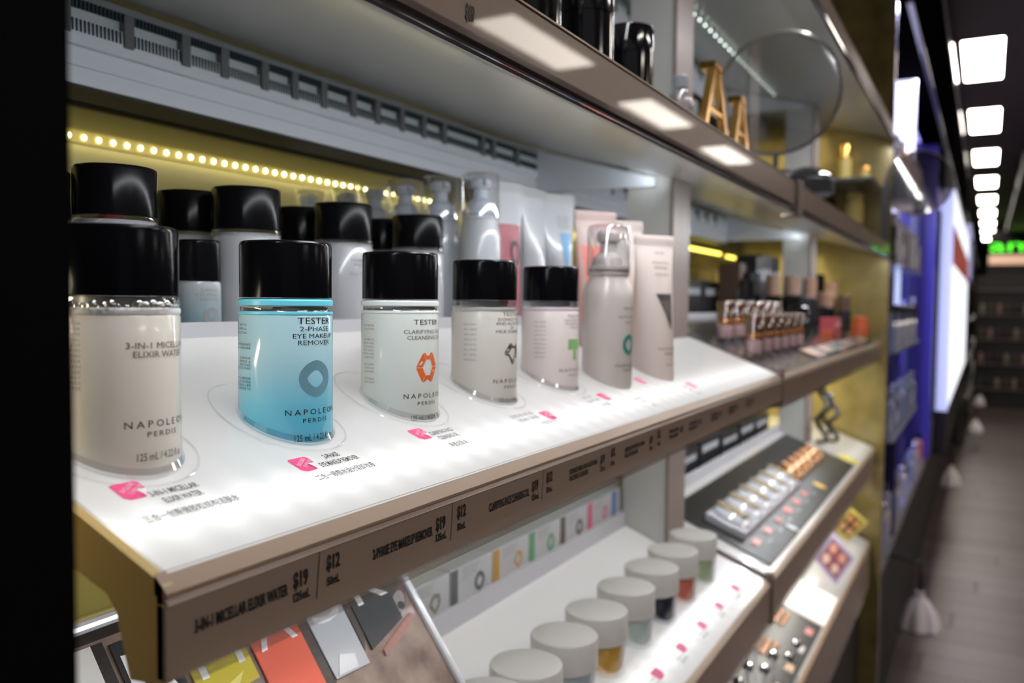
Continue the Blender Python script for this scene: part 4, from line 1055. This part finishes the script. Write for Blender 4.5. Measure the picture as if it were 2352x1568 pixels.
for k, (x, y, h) in enumerate([(1.50, .40, .075), (1.62, .42, .060), (1.86, .36, .05), (1.35, .44, .08)]):
    z = UP(0, y + .05) + .003; MB().box((x, y, z), (x + .075, y + .05, z + h), BLACKM, .001).build('carton', loc=(x + .037, y + .025, z), label='dark carton on the upper shelf %s' % ['behind the round mirror', 'beyond the round mirror', 'beside the dark round case', 'between the upright and the round mirror'][k], cat='box', group='dark cartons on the upper shelf')
ds = thing('round_talker', 'clear round disc sticking out from the shelf front into the aisle', 'disc', (2.3, .19, .30))
q = MB(); q.lathe([(.078, 0), (.078, .003)], LENS, (2.3, .155, .302), 56, ax='x'); q.build('disc', ds)
q = MB(); q.tube([(2.3015, .155 + .078 * math.cos(2 * PI * k / 48), .302 + .078 * math.sin(2 * PI * k / 48)) for k in range(49)], .0018, mat('disc_edge', (.45, .38, .33), .25, metal=.3), 6); q.build('rim', ds)
q = MB(); q.box((2.297, .218, .164), (2.306, .236, .30), mat('disc_arm', (.05, .045, .04), .3)); q.build('arm', ds)

# ------------------------------------------------------------------ bay with lip gloss testers
GLB = clear('gloss_bottle', (.85, .62, .52), .2, .8, .1); CAPB = mat('bronze_cap', (.22, .10, .05), .25, metal=.6, coat=.5); GR = mat('copper_band', (.75, .36, .12), .25, metal=.9)
gl = thing('lip_gloss', '', 'lip gloss', (0, 0, 0), group='bronze-capped lip gloss testers')
MB().lathe([(.0100, 0), (.0115, .001), (.0120, .018), (.0110, .020)], mat('pink_base', (.72, .52, .56), .25, coat=.6), (0, 0, 0), 20).build('base', gl)
MB().lathe([(.0122, .0200), (.0124, .027), (.0118, .028)], GR, (0, 0, 0), 20).build('band', gl)
q = MB(); q.lathe([(.0118, .0282), (.0118, .052), (.011, .054)], CAPB, (0, 0, 0), 20); q.build('cap', gl)
MB().lathe([(.0135, 0), (.0135, .053), (.0125, .0545)], clear('gloss_sleeve', (.93, .88, .86), .14, .6), (0, 0, 0), 20, cap0=False).build('sleeve', gl)
n_ = 0
for row, (y, x0, dx) in enumerate(((.283, 1.20, .062), (.333, 1.235, .065))):
    for k in range(6):
        x = x0 + dx * k; z = TP(x, y) + .0052 + .001; lab = 'bronze-capped lip gloss tester, %s in the %s row' % (['first', 'second', 'third', 'fourth', 'fifth', 'sixth'][k], ['front', 'rear'][row])
        if n_ == 0: gl.location = (x, y, z + CZ); gl['label'] = lab
        else: dup(gl, (x, y, z), label=lab)
        n_ += 1

ITEM_M = {'black': BLACKM, 'gloss': BLACK, 'yellow': mat('ochre_carton', (.55, .42, .16), .5), 'red': mat('rose_red', (.60, .10, .12), .35, coat=.5), 'brown': mat('brown_carton', (.10, .055, .035), .4), 'pink': mat('blush_pink', (.75, .35, .35), .4), 'orange': mat('burnt_orange', (.65, .14, .05), .35, coat=.4), 'tan': mat('tan_cap', (.34, .20, .14), .35, coat=.3)}


def carton(x, y, z, w, d, h, key, label, group=None, strip=None):
    t = thing('carton', label, 'box', (x + w / 2, y + d / 2, z), group=group)
    MB().box((x, y, z), (x + w, y + d, z + h), ITEM_M[key], .0008).build('carton_body', t)
    MB().box((x + w * .12, y - .0004, z + h * .55), (x + w * .88, y, z + h * .75), ITEM_M[strip] if strip else GREYP if key != 'yellow' else TAN).build('print_band', t)
    return t


for k in range(4): carton(1.73 + .145 * k, .62, -.0178, .132, .06, .105, 'yellow', 'ochre carton in the rear row beyond the first upright, %s' % ['nearest the upright', 'second from the upright', 'third from the upright', 'fourth from the upright'][k], 'ochre cartons at the gold wall')
for k in range(3): carton(1.53 + .150 * k, .50, -.0178, .145, .055, .066, 'black', 'low wide black carton behind the lip glosses, %s' % ['nearest the upright', 'in the middle', 'farthest from the upright'][k], 'low black cartons')
carton(1.76, .447, -.0178, .055, .045, .105, 'brown', 'tall dark brown carton beside the black cartons', strip='brown')
for k in range(5): carton(1.830 + .047 * k, .430, -.0178, .042, .045, [.122, .128, .13, .125, .128][k], 'black', 'tall black carton behind the black testers, %s' % ['next to the brown carton', 'second from the brown carton', 'third from the brown carton', 'fourth from the brown carton', 'against the second upright'][k], 'tall black cartons')


def bottle(x, y, z, r, h, body, capm, ch, label, group):
    t = thing('makeup_bottle', label, 'bottle', (x, y, z), group=group)
    MB().lathe([(r * .9, z), (r, z + .002), (r, z + h - ch - .003), (r * .8, z + h - ch)], body, (x, y, 0), 20).build('body', t)
    MB().lathe([(r * .85, z + h - ch + .0004), (r * .86, z + h - .002), (r * .75, z + h)], capm, (x, y, 0), 20).build('cap', t)


specs = [(1.50, .37, .016, .085, 'gloss', 'gloss'), (1.60, .385, .018, .095, 'gloss', 'black'), (1.66, .31, .020, .062, 'black', 'gloss'), (1.72, .37, .016, .10, 'gloss', 'tan'), (1.80, .33, .018, .075, 'black', 'black'), (1.90, .37, .02, .105, 'gloss', 'tan'),
         (2.00, .35, .018, .11, 'black', 'tan'), (2.10, .33, .02, .088, 'gloss', 'tan'), (2.16, .36, .02, .12, 'gloss', 'gloss'), (2.24, .31, .018, .09, 'black', 'brown'), (2.30, .35, .018, .11, 'brown', 'tan')]
for k, (x, y, r, h, b, c) in enumerate(specs):
    bottle(x, y, TP(x, y) + .0005, r, h, ITEM_M[b], ITEM_M[c], h * .4, 'blurred %s bottle with %s cap on the lip gloss tray, %s along' % (b if b != 'gloss' else 'shiny black', c if c != 'gloss' else 'shiny black', ['first', 'second', 'third', 'fourth', 'fifth', 'sixth', 'seventh', 'eighth', 'ninth', 'tenth', 'eleventh'][k]), 'dark bottles on the lip gloss tray')
carton(1.93, .285, TP(0, .285) + .002, .10, .03, .045, 'red', 'rose red box among the dark bottles', strip='pink')
carton(1.86, .280, TP(0, .28) + .002, .03, .02, .022, 'orange', 'little bright red box in front of the rose red box', strip='red')
bottle(2.28, .275, TP(0, .275) + .0005, .022, .05, ITEM_M['orange'], ITEM_M['orange'], .018, 'squat burnt orange pot near the gold end panel', 'pots by the gold panel')


def flat(name, label, cat, x0, x1, y0, y1, P, th_, m, group=None, inner=None, e=.0006):
    """a flat piece lying on a sloping tray, with inner pieces"""
    t = thing(name, label, cat, ((x0 + x1) / 2, (y0 + y1) / 2, P(0, (y0 + y1) / 2)), group=group)
    q = MB(); q.prism_z([(x0, y0), (x1, y0), (x1, y1), (x0, y1)], e, e + th_, m); q.v = [(a, b, P(a, b) + c) for a, b, c in q.v]; q.build('tray_base', t)
    if inner: inner(t, lambda a, b, c: (a, b, P(a, b) + e + th_ + c))
    return t


for k in range(6):
    x0 = 1.47 + .13 * k; col = [(.70, .42, .28), (.62, .38, .28), (.06, .06, .06), (.35, .22, .15), (.05, .05, .06), (.45, .33, .2)][k]

    def inn(t, f, x0=x0, col=col):
        for j in range(3):
            q = MB(); q.box((x0 + .01 + .034 * j, .248, 0), (x0 + .036 + .034 * j, .267, .0008), mat('pan_%d_%d' % (k, j), tuple(min(1, c * (1.1 - .25 * j)) for c in col), .4)); q.v = [f(*v) for v in q.v]; q.build('colour_pan', t)
    flat('colour_palette', 'slim colour palette along the front of the lip gloss tray, %s from the glosses' % ['first', 'second', 'third', 'fourth', 'fifth', 'sixth'][k], 'palette', x0, x0 + .115, .243, .272, TP, .004, ITEM_M['black'] if k % 2 else ITEM_M['tan'], 'slim palettes on the lip gloss tray', inn)

# lower black insert, compacts, swatches
ins = flat('black_insert', 'black acrylic insert lying on the lower tray beyond the jars', 'insert', 1.20, 2.06, .252, .405, LP, .0025, mat('smoked_black', (.014, .014, .015), .35, spec=.3))
LP2 = lambda x, y: LP(x, y) + .0035
q = MB()


def dome(t, f, xs, yc, r, m1, m2, name):
    for x in xs:
        q = MB(); q.sphere((0, 0, 0), r, m1, 14, (.85, 1.1, .5)); q.v = [f(a + x, b + yc, max(0, c)) for a, b, c in q.v]; q.build(name, t)
        q = MB(); q.prism_z([(x + .55 * r * math.cos(2 * PI * k / 14) + .006, yc + .95 * r * math.sin(2 * PI * k / 14)) for k in range(14)], r * .42, r * .52, m2); q.v = [f(*v) for v in q.v]; q.build('powder_pan', t)


flat('compact_holder', 'white shiny holder with six domed powder pans on the black insert', 'holder', 1.235, 1.655, .297, .357, LP2, .010, mat('pearl_white', (.70, .72, .78), .15, coat=1), None,
     lambda t, f: dome(t, f, [1.272 + .069 * k for k in range(6)], .327, .026, MT['pearl_white'], mat('bronze_powder', (.30, .23, .12), .4), 'dome'))
flat('compact_holder', 'copper coloured holder with five domes beyond the white holder', 'holder', 1.675, 1.985, .304, .346, LP2, .008, mat('copper_holder', (.50, .24, .08), .25, metal=.5, coat=.4), None,
     lambda t, f: dome(t, f, [1.71 + .06 * k for k in range(5)], .325, .020, MT['copper_holder'], mat('copper_powder', (.75, .36, .18), .4), 'dome'))
for k in range(6):
    x = 1.24 + .075 * k; q = MB(); q.prism_z([(x, .279), (x + .03, .279), (x + .03, .291), (x, .291)], .0002, .0008, mat('swatch_%d' % k, [(.75, .35, .30), (.75, .30, .28), (.45, .16, .13), (.75, .12, .08), (.70, .15, .15), (.6, .1, .1)][k], .4)); q.v = [(a, b, LP2(a, b) + c) for a, b, c in q.v]
    q.build('colour_swatch', loc=(x, .285, LP2(x, .285)), label='small red-pink swatch in front of the white holder, %s along' % ['first', 'second', 'third', 'fourth', 'fifth', 'sixth'][k], cat='swatch', group='swatches in front of the white holder')
    q = MB(); put_text(q, 'POWDER', .022, .005, lambda a, b: (x + .035 + a, .270 + b, LP2(x, .270 + b) + .0006), mat('pale_print', (.7, .7, .72), .4)); q.build('caption', ins)
for k, (x, y, r, m, lab) in enumerate([(1.737, .275, .013, mat('amber_reflection', (.95, .55, .05), .3, coat=.5), 'round amber reflection painted on the black insert'), (1.40, .262, .010, WHITE, 'round white sticker on the black insert'), (2.09, .268, .024, mat('lemon_reflection', (.95, .85, .15), .3, coat=.5), 'large lemon yellow reflection painted at the far end of the lower tray')]):  # amber and lemon discs are reflections laid on as colour; white is a sticker
    q = MB(); q.prism_z([(x + r * math.cos(2 * PI * j / 24), y + r * math.sin(2 * PI * j / 24)) for j in range(24)], .0, .0008, m); q.v = [(a, b, LP2(a, b) + c) for a, b, c in q.v]; q.build('round_mark', loc=(x, y, LP2(x, y)), label=lab, cat='sticker')
for k, (x, y, h) in enumerate([(2.12, .335, .14), (2.19, .32, .11), (2.26, .345, .12)]):
    z = LP(x, y); q = MB(); q.tube([(x + .014 * math.sin(j * .9), y - .012 * math.cos(j * .9), z + .014 + h * j / 12) for j in range(13)], .006, BLACKM, 8)
    q.lathe([(.013, z + .0065), (.013, z + .009), (.010, z + .012)], BLACKM, (x, y, 0), 24)
    q.build('brush_stand', loc=(x, y, z), label='curly black stand on the lower tray by the gold panel, %s' % ['nearest', 'middle', 'farthest'][k], cat='stand', group='curly black stands')
for k in range(6): carton(1.20 + .14 * k, .44, -.3028, .13, .05, [.055, .052, .06, .05, .055, .05][k], 'black', 'black carton behind the black insert, %s from the first upright' % ['first', 'second', 'third', 'fourth', 'fifth', 'sixth'][k], 'black cartons on the lower tray')

# lowest tray
TP3 = plane_z(.25, -.620, .38); TP3b = lambda x, y: TP3(x, y) + .0005
flat('black_insert', 'charcoal insert with bronze swatches on the lowest tray', 'insert', 1.30, 1.68, .255, .35, TP3, .003, mat('charcoal_insert', (.035, .035, .037), .4))
for k, (x, y) in enumerate([(1.62, .325), (1.47, .315)]):
    t = thing('bronze_swatch', 'shiny bronze swatch cluster on the lowest tray, %s' % ['farther', 'nearer'][k], 'swatch', (x, y, TP3(x, y)), group='bronze swatch clusters')
    for j in range(9):
        a = (j % 3) * .024; b = (j // 3) * .013; z = TP3(x, y - .02 + b) + .0045
        MB().sphere((x - .024 + a, y - .012 + b, z + .003), .0085, mat('bronze_leaf', (.50, .26, .15), .25, metal=.6), 10, (1.2, .8, .5)).build('leaf', t)
for k in range(3):
    y = .300 - .018 * k; x = 1.10 + .075 * k; z = TP3(0, y) + .002
    t = thing('acrylic_riser', 'clear acrylic riser with ball ends under the jar tray front, %s' % ['nearest', 'middle', 'farthest'][k], 'riser', (x, y, z), group='clear acrylic risers')
    MB().box((x, y - .03, z + .012), (x + .055, y + .03, z + .014), SHELL).build('plate', t)
    for a, b in ((0, -.03), (.055, -.03), (0, .03), (.055, .03)):
        q = MB(); q.tube([(x + a, y + b, z + (.38 * (b + .03))), (x + a, y + b, z + .095)], .0035, SHELL, 8); q.build('leg', t)
        MB().sphere((x + a, y + b, z + .100), .0075, CHROME, 10).build('ball_end', t)
carton(1.17, .33, TP3(0, .38) + .002, .10, .05, .16, 'gloss', 'tall black box standing at the start of the lowest tray', strip='black')
q = MB(); q.prism_z([(1.69, .252), (1.86, .252), (1.86, .345), (1.69, .345)], .001, .004, mat('bright_white_card', (.85, .82, .78), .5, emis=(1, .93, .85), es=.35)); q.v = [(a, b, TP3(a, b) + c) for a, b, c in q.v]
q.build('backlit_card', loc=(1.85, .30, TP3(1.85, .3)), label='bright white backlit card on the lowest tray', cat='card')
for k, (X0, cs, cols, lab) in enumerate([(1.93, [(.312, -.557), (.266, -.606), (.23, -.544), (.279, -.476)], [(.45, .38, .6), (.75, .38, .28), (.30, .08, .12), (.85, .6, .5)], 'framed picture of faces with a lilac frame on the lowest tray'),
                                     (2.30, [(.330, -.575), (.290, -.607), (.245, -.551), (.290, -.480)], [(.62, .52, .12), (.65, .3, .1), (.12, .05, .02), (.7, .4, .2)], 'framed picture of faces with a yellow frame by the gold panel')]):
    t = thing('framed_picture', lab, 'picture', (X0, cs[1][0], cs[1][1])); o_ = Vector((cs[1][0], cs[1][1])); a_ = Vector(cs[2]) - o_; b_ = Vector(cs[0]) - o_
    pf = lambda u, v, e: (X0 - e, o_.x + a_.x * u + b_.x * v, o_.y + a_.y * u + b_.y * v)
    q = MB(); fm = mat('frame_%d' % k, cols[0], .4)
    for u0, u1, v0, v1 in ((0, 1, 0, .1), (0, 1, .9, 1), (0, .1, .1, .9), (.9, 1, .1, .9)):
        q.add([pf(u, v, e) for e in (0, .006) for u, v in ((u0, v0), (u1, v0), (u1, v1), (u0, v1))], [(0, 1, 2, 3), (7, 6, 5, 4), (0, 4, 5, 1), (1, 5, 6, 2), (2, 6, 7, 3), (3, 7, 4, 0)], fm)
    q.build('frame', t)
    q = MB(); q.add([pf(u, v, e) for e in (.0005, .002) for u, v in ((.09, .09), (.91, .09), (.91, .91), (.09, .91))], [(0, 1, 2, 3), (7, 6, 5, 4), (0, 4, 5, 1), (1, 5, 6, 2), (2, 6, 7, 3), (3, 7, 4, 0)], mat('picture_ground_%d' % k, cols[2], .4)); q.build('picture_sheet', t)
    for j in range(4):
        u_, v_ = .3 + .4 * (j % 2), .3 + .4 * (j // 2)
        q = MB(); q.add([pf(u_ + .15 * math.cos(2 * PI * i / 16), v_ + .13 * math.sin(2 * PI * i / 16), .0025) for i in range(16)], [tuple(range(16))[::-1]], mat('printed_face_%d_%d' % (k, j % 2), cols[1] if j % 2 else cols[3], .4)); q.build('printed_face', t)
for k in range(5):
    x = 1.25 + .09 * k; q = MB(); q.prism_z([(x, .262), (x + .03, .262), (x + .03, .275), (x, .275)], .0036, .0044, mat('low_swatch_%d' % (k % 3), [(.6, .6, .62), (.7, .3, .28), (.85, .6, .4)][k % 3], .4)); q.v = [(a, b, TP3(a, b) + c) for a, b, c in q.v]
    q.build('colour_swatch', loc=(x, .27, TP3(x, .27)), label='small swatch along the front of the lowest tray, %s from the left' % ['first', 'second', 'third', 'fourth', 'fifth'][k], cat='swatch', group='swatches on the lowest tray')

GG = mat('golden_glass_bottle', (.62, .48, .16), .25, coat=.6); DG = mat('dark_amber', (.06, .04, .02), .3, coat=.6)
q = MB(); q.box((2.150, .24, .2985), (2.398, .60, .3045), mat('smoky_glass_shelf', (.12, .14, .15), .15, coat=1), .001)
q.build('glass_shelf', loc=(2.27, .42, .30), label='smoky glass shelf in front of the gold end panel', cat='shelf')
for k, (x, y, z, r, h, b, c, lab) in enumerate([(2.30, .275, .3050, .012, .045, GG, GOLDM, 'small golden bottle on the smoky glass shelf'), (2.25, .40, .3050, .02, .10, DG, GG, 'dark amber bottle on the smoky glass shelf'), (2.34, .33, .3050, .017, .11, GG, GOLDM, 'tall golden bottle on the smoky glass shelf'),
        (2.20, .42, UP(0, .45) + .003, .028, .085, DG, BLACK, 'dark amber jar on the upper shelf by the gold end panel'), (2.30, .30, UP(0, .33) + .003, .024, .080, GG, GG, 'plump golden bottle on the upper shelf by the gold end panel'), (2.36, .38, UP(0, .40) + .003, .018, .07, DG, GOLDM, 'slim dark bottle on the upper shelf by the gold end panel')]):
    bottle(x, y, z, r, h, b, c, h * .3, lab, 'bottles by the gold end panel')

# ------------------------------------------------------------------ blue brand unit beyond
NAVY = mat('navy_panel', (.035, .03, .16), .3, coat=.4); LIL = mat('lilac_gloss', (.45, .45, .75), .25, coat=.5); SILV = mat('silver_ledge', (.30, .31, .40), .3, metal=.3, coat=.4)
LBX = mat('lightbox_lilac_white', (1, 1, 1), .5, emis=(.72, .72, 1), es=1.15)
MB().box((2.45, .70, -1.35), (9.0, .74, 1.2), NAVY).build('back_panel', loc=(5.7, .72, -1.35), label='dark navy back panel of the blue brand unit', cat='panel')
hd = thing('header_canopy', 'glossy black canopy above the blue brand unit', 'canopy', (5.6, .3, .78))
MB().box((2.45, .190, .795), (9.2, .70, 1.24), mat('canopy_black', (.003, .003, .003), .7, spec=0)).build('canopy_body', hd)
MB().box((2.45, .198, 1.24), (9.2, .70, 1.565), mat('canopy_gloss', (.006, .005, .007), .04, spec=.6)).build('upper_panel', hd)
MB().box((2.45, .184, 1.225), (9.2, .190, 1.245), mat('canopy_edge', (.16, .13, .15), .3)).build('top_edge', hd)
MB().box((2.45, .190, .788), (9.2, .205, .795), mat('canopy_line', (.1, .09, .08), .3)).build('bottom_edge', hd)
MB().box((2.50, .30, .7875), (9.0, .345, .7945), mat('violet_tube', (1, 1, 1), .5, emis=(.35, .32, 1), es=1.4)).build('light_tube', hd, label='violet light tube')
pl = thing('brand_plinth', 'low dark plinth with silver-blue ledge under the blue brand unit', 'plinth', (5.6, .5, -1.35))
MB().box((2.45, .27, -1.35), (9.2, .69, -.78), BASE).build('plinth_body', pl)
MB().box((2.45, .245, -.80), (9.2, .29, -.745), SILV, .004).build('ledge', pl, label='silver-blue ledge')
PX2 = [(2.52, .26, .022, -.7, .62, SILV), (3.55, .27, .06, -.745, .78, NAVY), (4.35, .24, .07, -.745, .78, NAVY)]
lb = thing('light_bar', 'thin pale blue glowing upright at the start of the blue brand unit', 'light bar', (2.95, .235, -.14))
MB().box((2.94, .240, -.12), (2.965, .256, .24), mat('pale_blue_bar', (1, 1, 1), .5, emis=(.50, .62, 1), es=.8), .003).build('diffuser', lb)
MB().box((2.965, .238, -.7448), (2.985, .260, .26), NAVY).build('housing', lb)
for k, (x, y0, y1) in enumerate(((3.42, .292, .36), (3.9, .292, .34), (4.5, .292, .34))):
    MB().box((x, y0, -.745), (x + .06, y1, .786), mat('navy_post_%d' % k, [(.02, .017, .075), (.04, .035, .17), (.03, .03, .13)][k], .25, coat=.6), .004).build('navy_post', loc=(x + .03, (y0 + y1) / 2, -.745), label='tall glossy navy post of the blue brand unit, %s from the gold panel' % ['first', 'second', 'third'][k], cat='post', group='navy posts')
MB().box((3.26, .232, .33), (3.27, .60, .786), LBX).build('lightbox', loc=(3.26, .34, .33), label='lilac-white lightbox panel high beside the black canopy', cat='lightbox')
q = MB(); q.box((3.5, .30, -.78), (3.56, .33, -.02), LIL)
lbp = thing('poster_lightbox', 'long white glowing poster lightbox with a red band facing the aisle', 'lightbox', (6.5, .175, -.5))
MB().box((4.75, .150, .41), (8.6, .195, .58), mat('white_lightbox', (1, 1, 1), .5, emis=(.86, .90, 1), es=.95)).build('upper_panel', lbp)
MB().box((4.75, .150, .215), (8.6, .195, .41), mat('red_band', (.45, .07, .06), .4, emis=(1, .12, .1), es=.12)).build('red_band', lbp, label='dull red band')
MB().box((4.75, .150, -.50), (8.6, .195, .215), MT['white_lightbox']).build('lower_panel', lbp)
MB().box((4.71, .152, -.52), (4.75, .205, .58), mat('bar_end', (1, 1, 1), .5, emis=(.42, .50, .95), es=.6)).build('end_edge', lbp)
MB().box((4.72, .155, -.745), (9.2, .215, -.52), BASE).build('foot_panel', lbp)
sh_l = ['top', 'second', 'third', 'lowest']
for k, z in enumerate((.36, .12, -.12, -.36)):
    MB().box((2.46, .205, z - .008), (3.38, .7002, z), SILV, .001).build('brand_shelf', loc=(3.6, .5, z), label='silver shelf of the blue brand unit, %s of four' % ['topmost', 'second', 'third', 'lowest'][k], cat='shelf', group='shelves of the blue brand unit')
PC = [(.72, .70, .85), (.45, .45, .70), (.70, .15, .18), (.05, .05, .06), (.62, .50, .50), (.80, .80, .84), (.30, .36, .62), (.55, .42, .38)]
pk = []
for k, c in enumerate(PC):
    t = thing('makeup_pack', 'small blurred cosmetics pack on the shelves of the blue brand unit', 'pack', (0, 0, -5), group='packs on the blue brand unit')
    m = mat('pack_%d' % k, c, .3, coat=.5)
    if k % 2:
        MB().box((-.022, -.012, -5), (.022, .012, -4.925), m, .003).build('pack_body', t); MB().box((-.018, -.0125, -4.985), (.018, -.012, -4.955), PAPER).build('front_label', t)
    else:
        MB().lathe([(.018, -5), (.020, -4.998), (.020, -4.95), (.012, -4.94)], m, (0, 0, 0), 14).build('body', t); MB().lathe([(.0125, -4.9395), (.0125, -4.925), (.009, -4.922)], CHROME if k == 4 else BLACK if k == 2 else m, (0, 0, 0), 14).build('cap', t)
    pk.append(t)
used = set(); NTH = ['first', 'second', 'third', 'fourth', 'fifth', 'sixth', 'seventh', 'eighth', 'ninth', 'tenth', 'eleventh', 'twelfth', 'thirteenth', 'fourteenth', 'fifteenth', 'sixteenth', 'seventeenth']
for zi, z in enumerate((.36, .12, -.12, -.36, -.745)):
    for k in range(14):
        x = 2.50 + .063 * k; y = .2645 if zi == 4 else .228; src = (k * 5 + zi * 3 + (k // 3)) % 8
        lab = '%s %s %s, %s from the gold panel' % (['pale lilac', 'periwinkle', 'red', 'black', 'mauve', 'white', 'dusty blue', 'brownish pink'][src], 'box' if src % 2 else 'bottle', ['on the topmost silver shelf', 'on the second silver shelf', 'on the third silver shelf', 'on the lowest silver shelf', 'on the silver-blue ledge'][zi], NTH[k])
        if src not in used: used.add(src); t = pk[src]; t.location = (x, y, z + .0005 + CZ); LOC[t.name] = (x, y, z); t['label'] = lab; t.scale = (1, 1, 1.3 if zi < 4 else 1.6)
        else: dup(pk[src], (x, y, z + .0005), rotz=random.uniform(-.3, .3), label=lab, scale=(1, 1, (1.3 if zi < 4 else 1.6) + .35 * (k % 3 == 1)))
for k in range(12):
    dup(pk[(k * 3) % 8], (3.62 + .16 * k, .268, -.7445), label='cosmetics pack far along the silver-blue ledge, %s beyond the first navy post' % NTH[k], group='packs far along the ledge', scale=(1, 1, 1.5))

for t in pk:
    if t.location.z < -3:
        for c_ in list(t.children): bpy.data.objects.remove(c_)
        bpy.data.objects.remove(t)

MB().box((4.60, .222, -.7445), (4.63, .6995, .7865), mat('violet_partition', (.10, .08, .50), .3, coat=.4)).build('partition', loc=(4.61, .45, -.7445), label='violet-blue cross partition behind the navy posts', cat='panel')

# white cloth bags hung on hooks
for k, (x, y, z, s_) in enumerate([(3.25, .170, -1.00, 1.0), (6.1, .165, -1.02, .9), (9.3, .05, -1.08, .9), (11.8, .03, -1.07, .9)]):
    t = thing('cloth_bag', 'small white cloth bag hanging at the foot of the units, %s along the aisle' % ['nearest', 'second', 'third', 'farthest'][k], 'bag', (x, y, z), group='white cloth bags along the plinth')
    q = MB(); w_ = lambda i, n: 1 + .10 * math.sin(i * 1.7) + .05 * math.sin(i * 3.1)
    q.lathe([(.010 * s_, z - .15), (.050 * s_, z - .145), (.066 * s_, z - .125), (.052 * s_, z - .07), (.026 * s_, z - .03), (.010 * s_, z - .012), (.014 * s_, z)], mat('bag_cloth', (.85, .78, .78), .8), (x, y, 0), 24, wob=w_)
    q.v = [(a, b + (.012 if a > x else -.012) * 0, c) for a, b, c in q.v]; q.build('bag_body', t)
    q = MB(); q.tube([(x, y, z), (x, y, z + .10), (x, .2685 if x < 9 else .185, z + .115)], .006, BLACKM, 6); q.build('hook', t)

# ------------------------------------------------------------------ far units and the end of the aisle
du = thing('dark_gondola', 'long dark shelving unit continuing the left side of the aisle', 'shelving', (11, .5, -1.35))
MB().box((9.25, .19, -1.35), (15.8, .9, .95), mat('gondola_black', (.02, .019, .02), .4)).build('unit_body', du)
for k in range(5): MB().box((9.3, .12, -.9 + .38 * k), (15.7, .19, -.88 + .38 * k), mat('gondola_shelf', (.16, .15, .15), .4)).build('shelf_board', du)
MB().box((9.25, .15, .3), (10.6, .19, .8), mat('lilac_patch', (.5, .5, .8), .4, emis=(.5, .52, .9), es=.35)).build('lit_panel', du)
eg = thing('end_fixture', 'black shelving fixture standing across the end of the aisle', 'shelving', (13, -.1, -1.35))
MB().box((13.0, -.52, -1.35), (13.5, .12, .42), MT['gondola_black']).build('unit_body', eg)
for k in range(5): MB().box((12.93, -.50, -1.1 + .33 * k), (13.0, .10, -1.085 + .33 * k), mat('far_shelf', (.20, .17, .16), .4)).build('shelf_board', eg)
for k in range(24):
    x, y, z = 12.955, -.46 + .10 * (k % 6), -1.0845 + .33 * (k // 6); t = None
    MB().lathe([(.03, z), (.034, z + .01), (.03, z + .12), (.02, z + .14)], mat('far_item_%d' % (k % 5), [(.05, .05, .05), (.30, .18, .15), (.08, .07, .06), (.25, .22, .18), (.04, .03, .03)][k % 5], .4), (x, y, 0), 10).build('far_product', loc=(x, y, z), label='tiny blurred product on the black end fixture, %s on the %s board' % (NTH[k % 6], ['lowest', 'second', 'third', 'fourth'][k // 6]), cat='product', group='products on the end fixture')
lc = thing('lit_counter', 'warm lit counter shelf under the green sign', 'counter', (18, -.9, .3))
MB().box((18.0, -2.6, .80), (18.3, -.02, .96), mat('warm_counter', (.8, .55, .4), .5, emis=(1, .62, .42), es=.55)).build('lit_shelf', lc)
MB().box((18.3, -2.6, -1.35), (18.5, 0, .96), MT['gondola_black']).build('counter_body', lc)
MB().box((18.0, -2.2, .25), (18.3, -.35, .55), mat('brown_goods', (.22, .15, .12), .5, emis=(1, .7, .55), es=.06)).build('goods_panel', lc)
sg = thing('green_sign', 'bright green glowing sign lettering over the end of the aisle', 'sign', (18, -.8, 1.1))
q = MB(); GRN = mat('green_neon', (.1, .5, .05), .5, emis=(.10, 1, .03), es=1.6)
put_text(q, 'amplus', 1.75, .25, lambda a, b: (17.98, -.03 - a, 1.02 + b), GRN); q.build('lettering', sg)
MB().box((18.0, -2.6, .97), (18.04, -.02, 1.40), MT['black_bulkhead']).build('sign_board', sg)
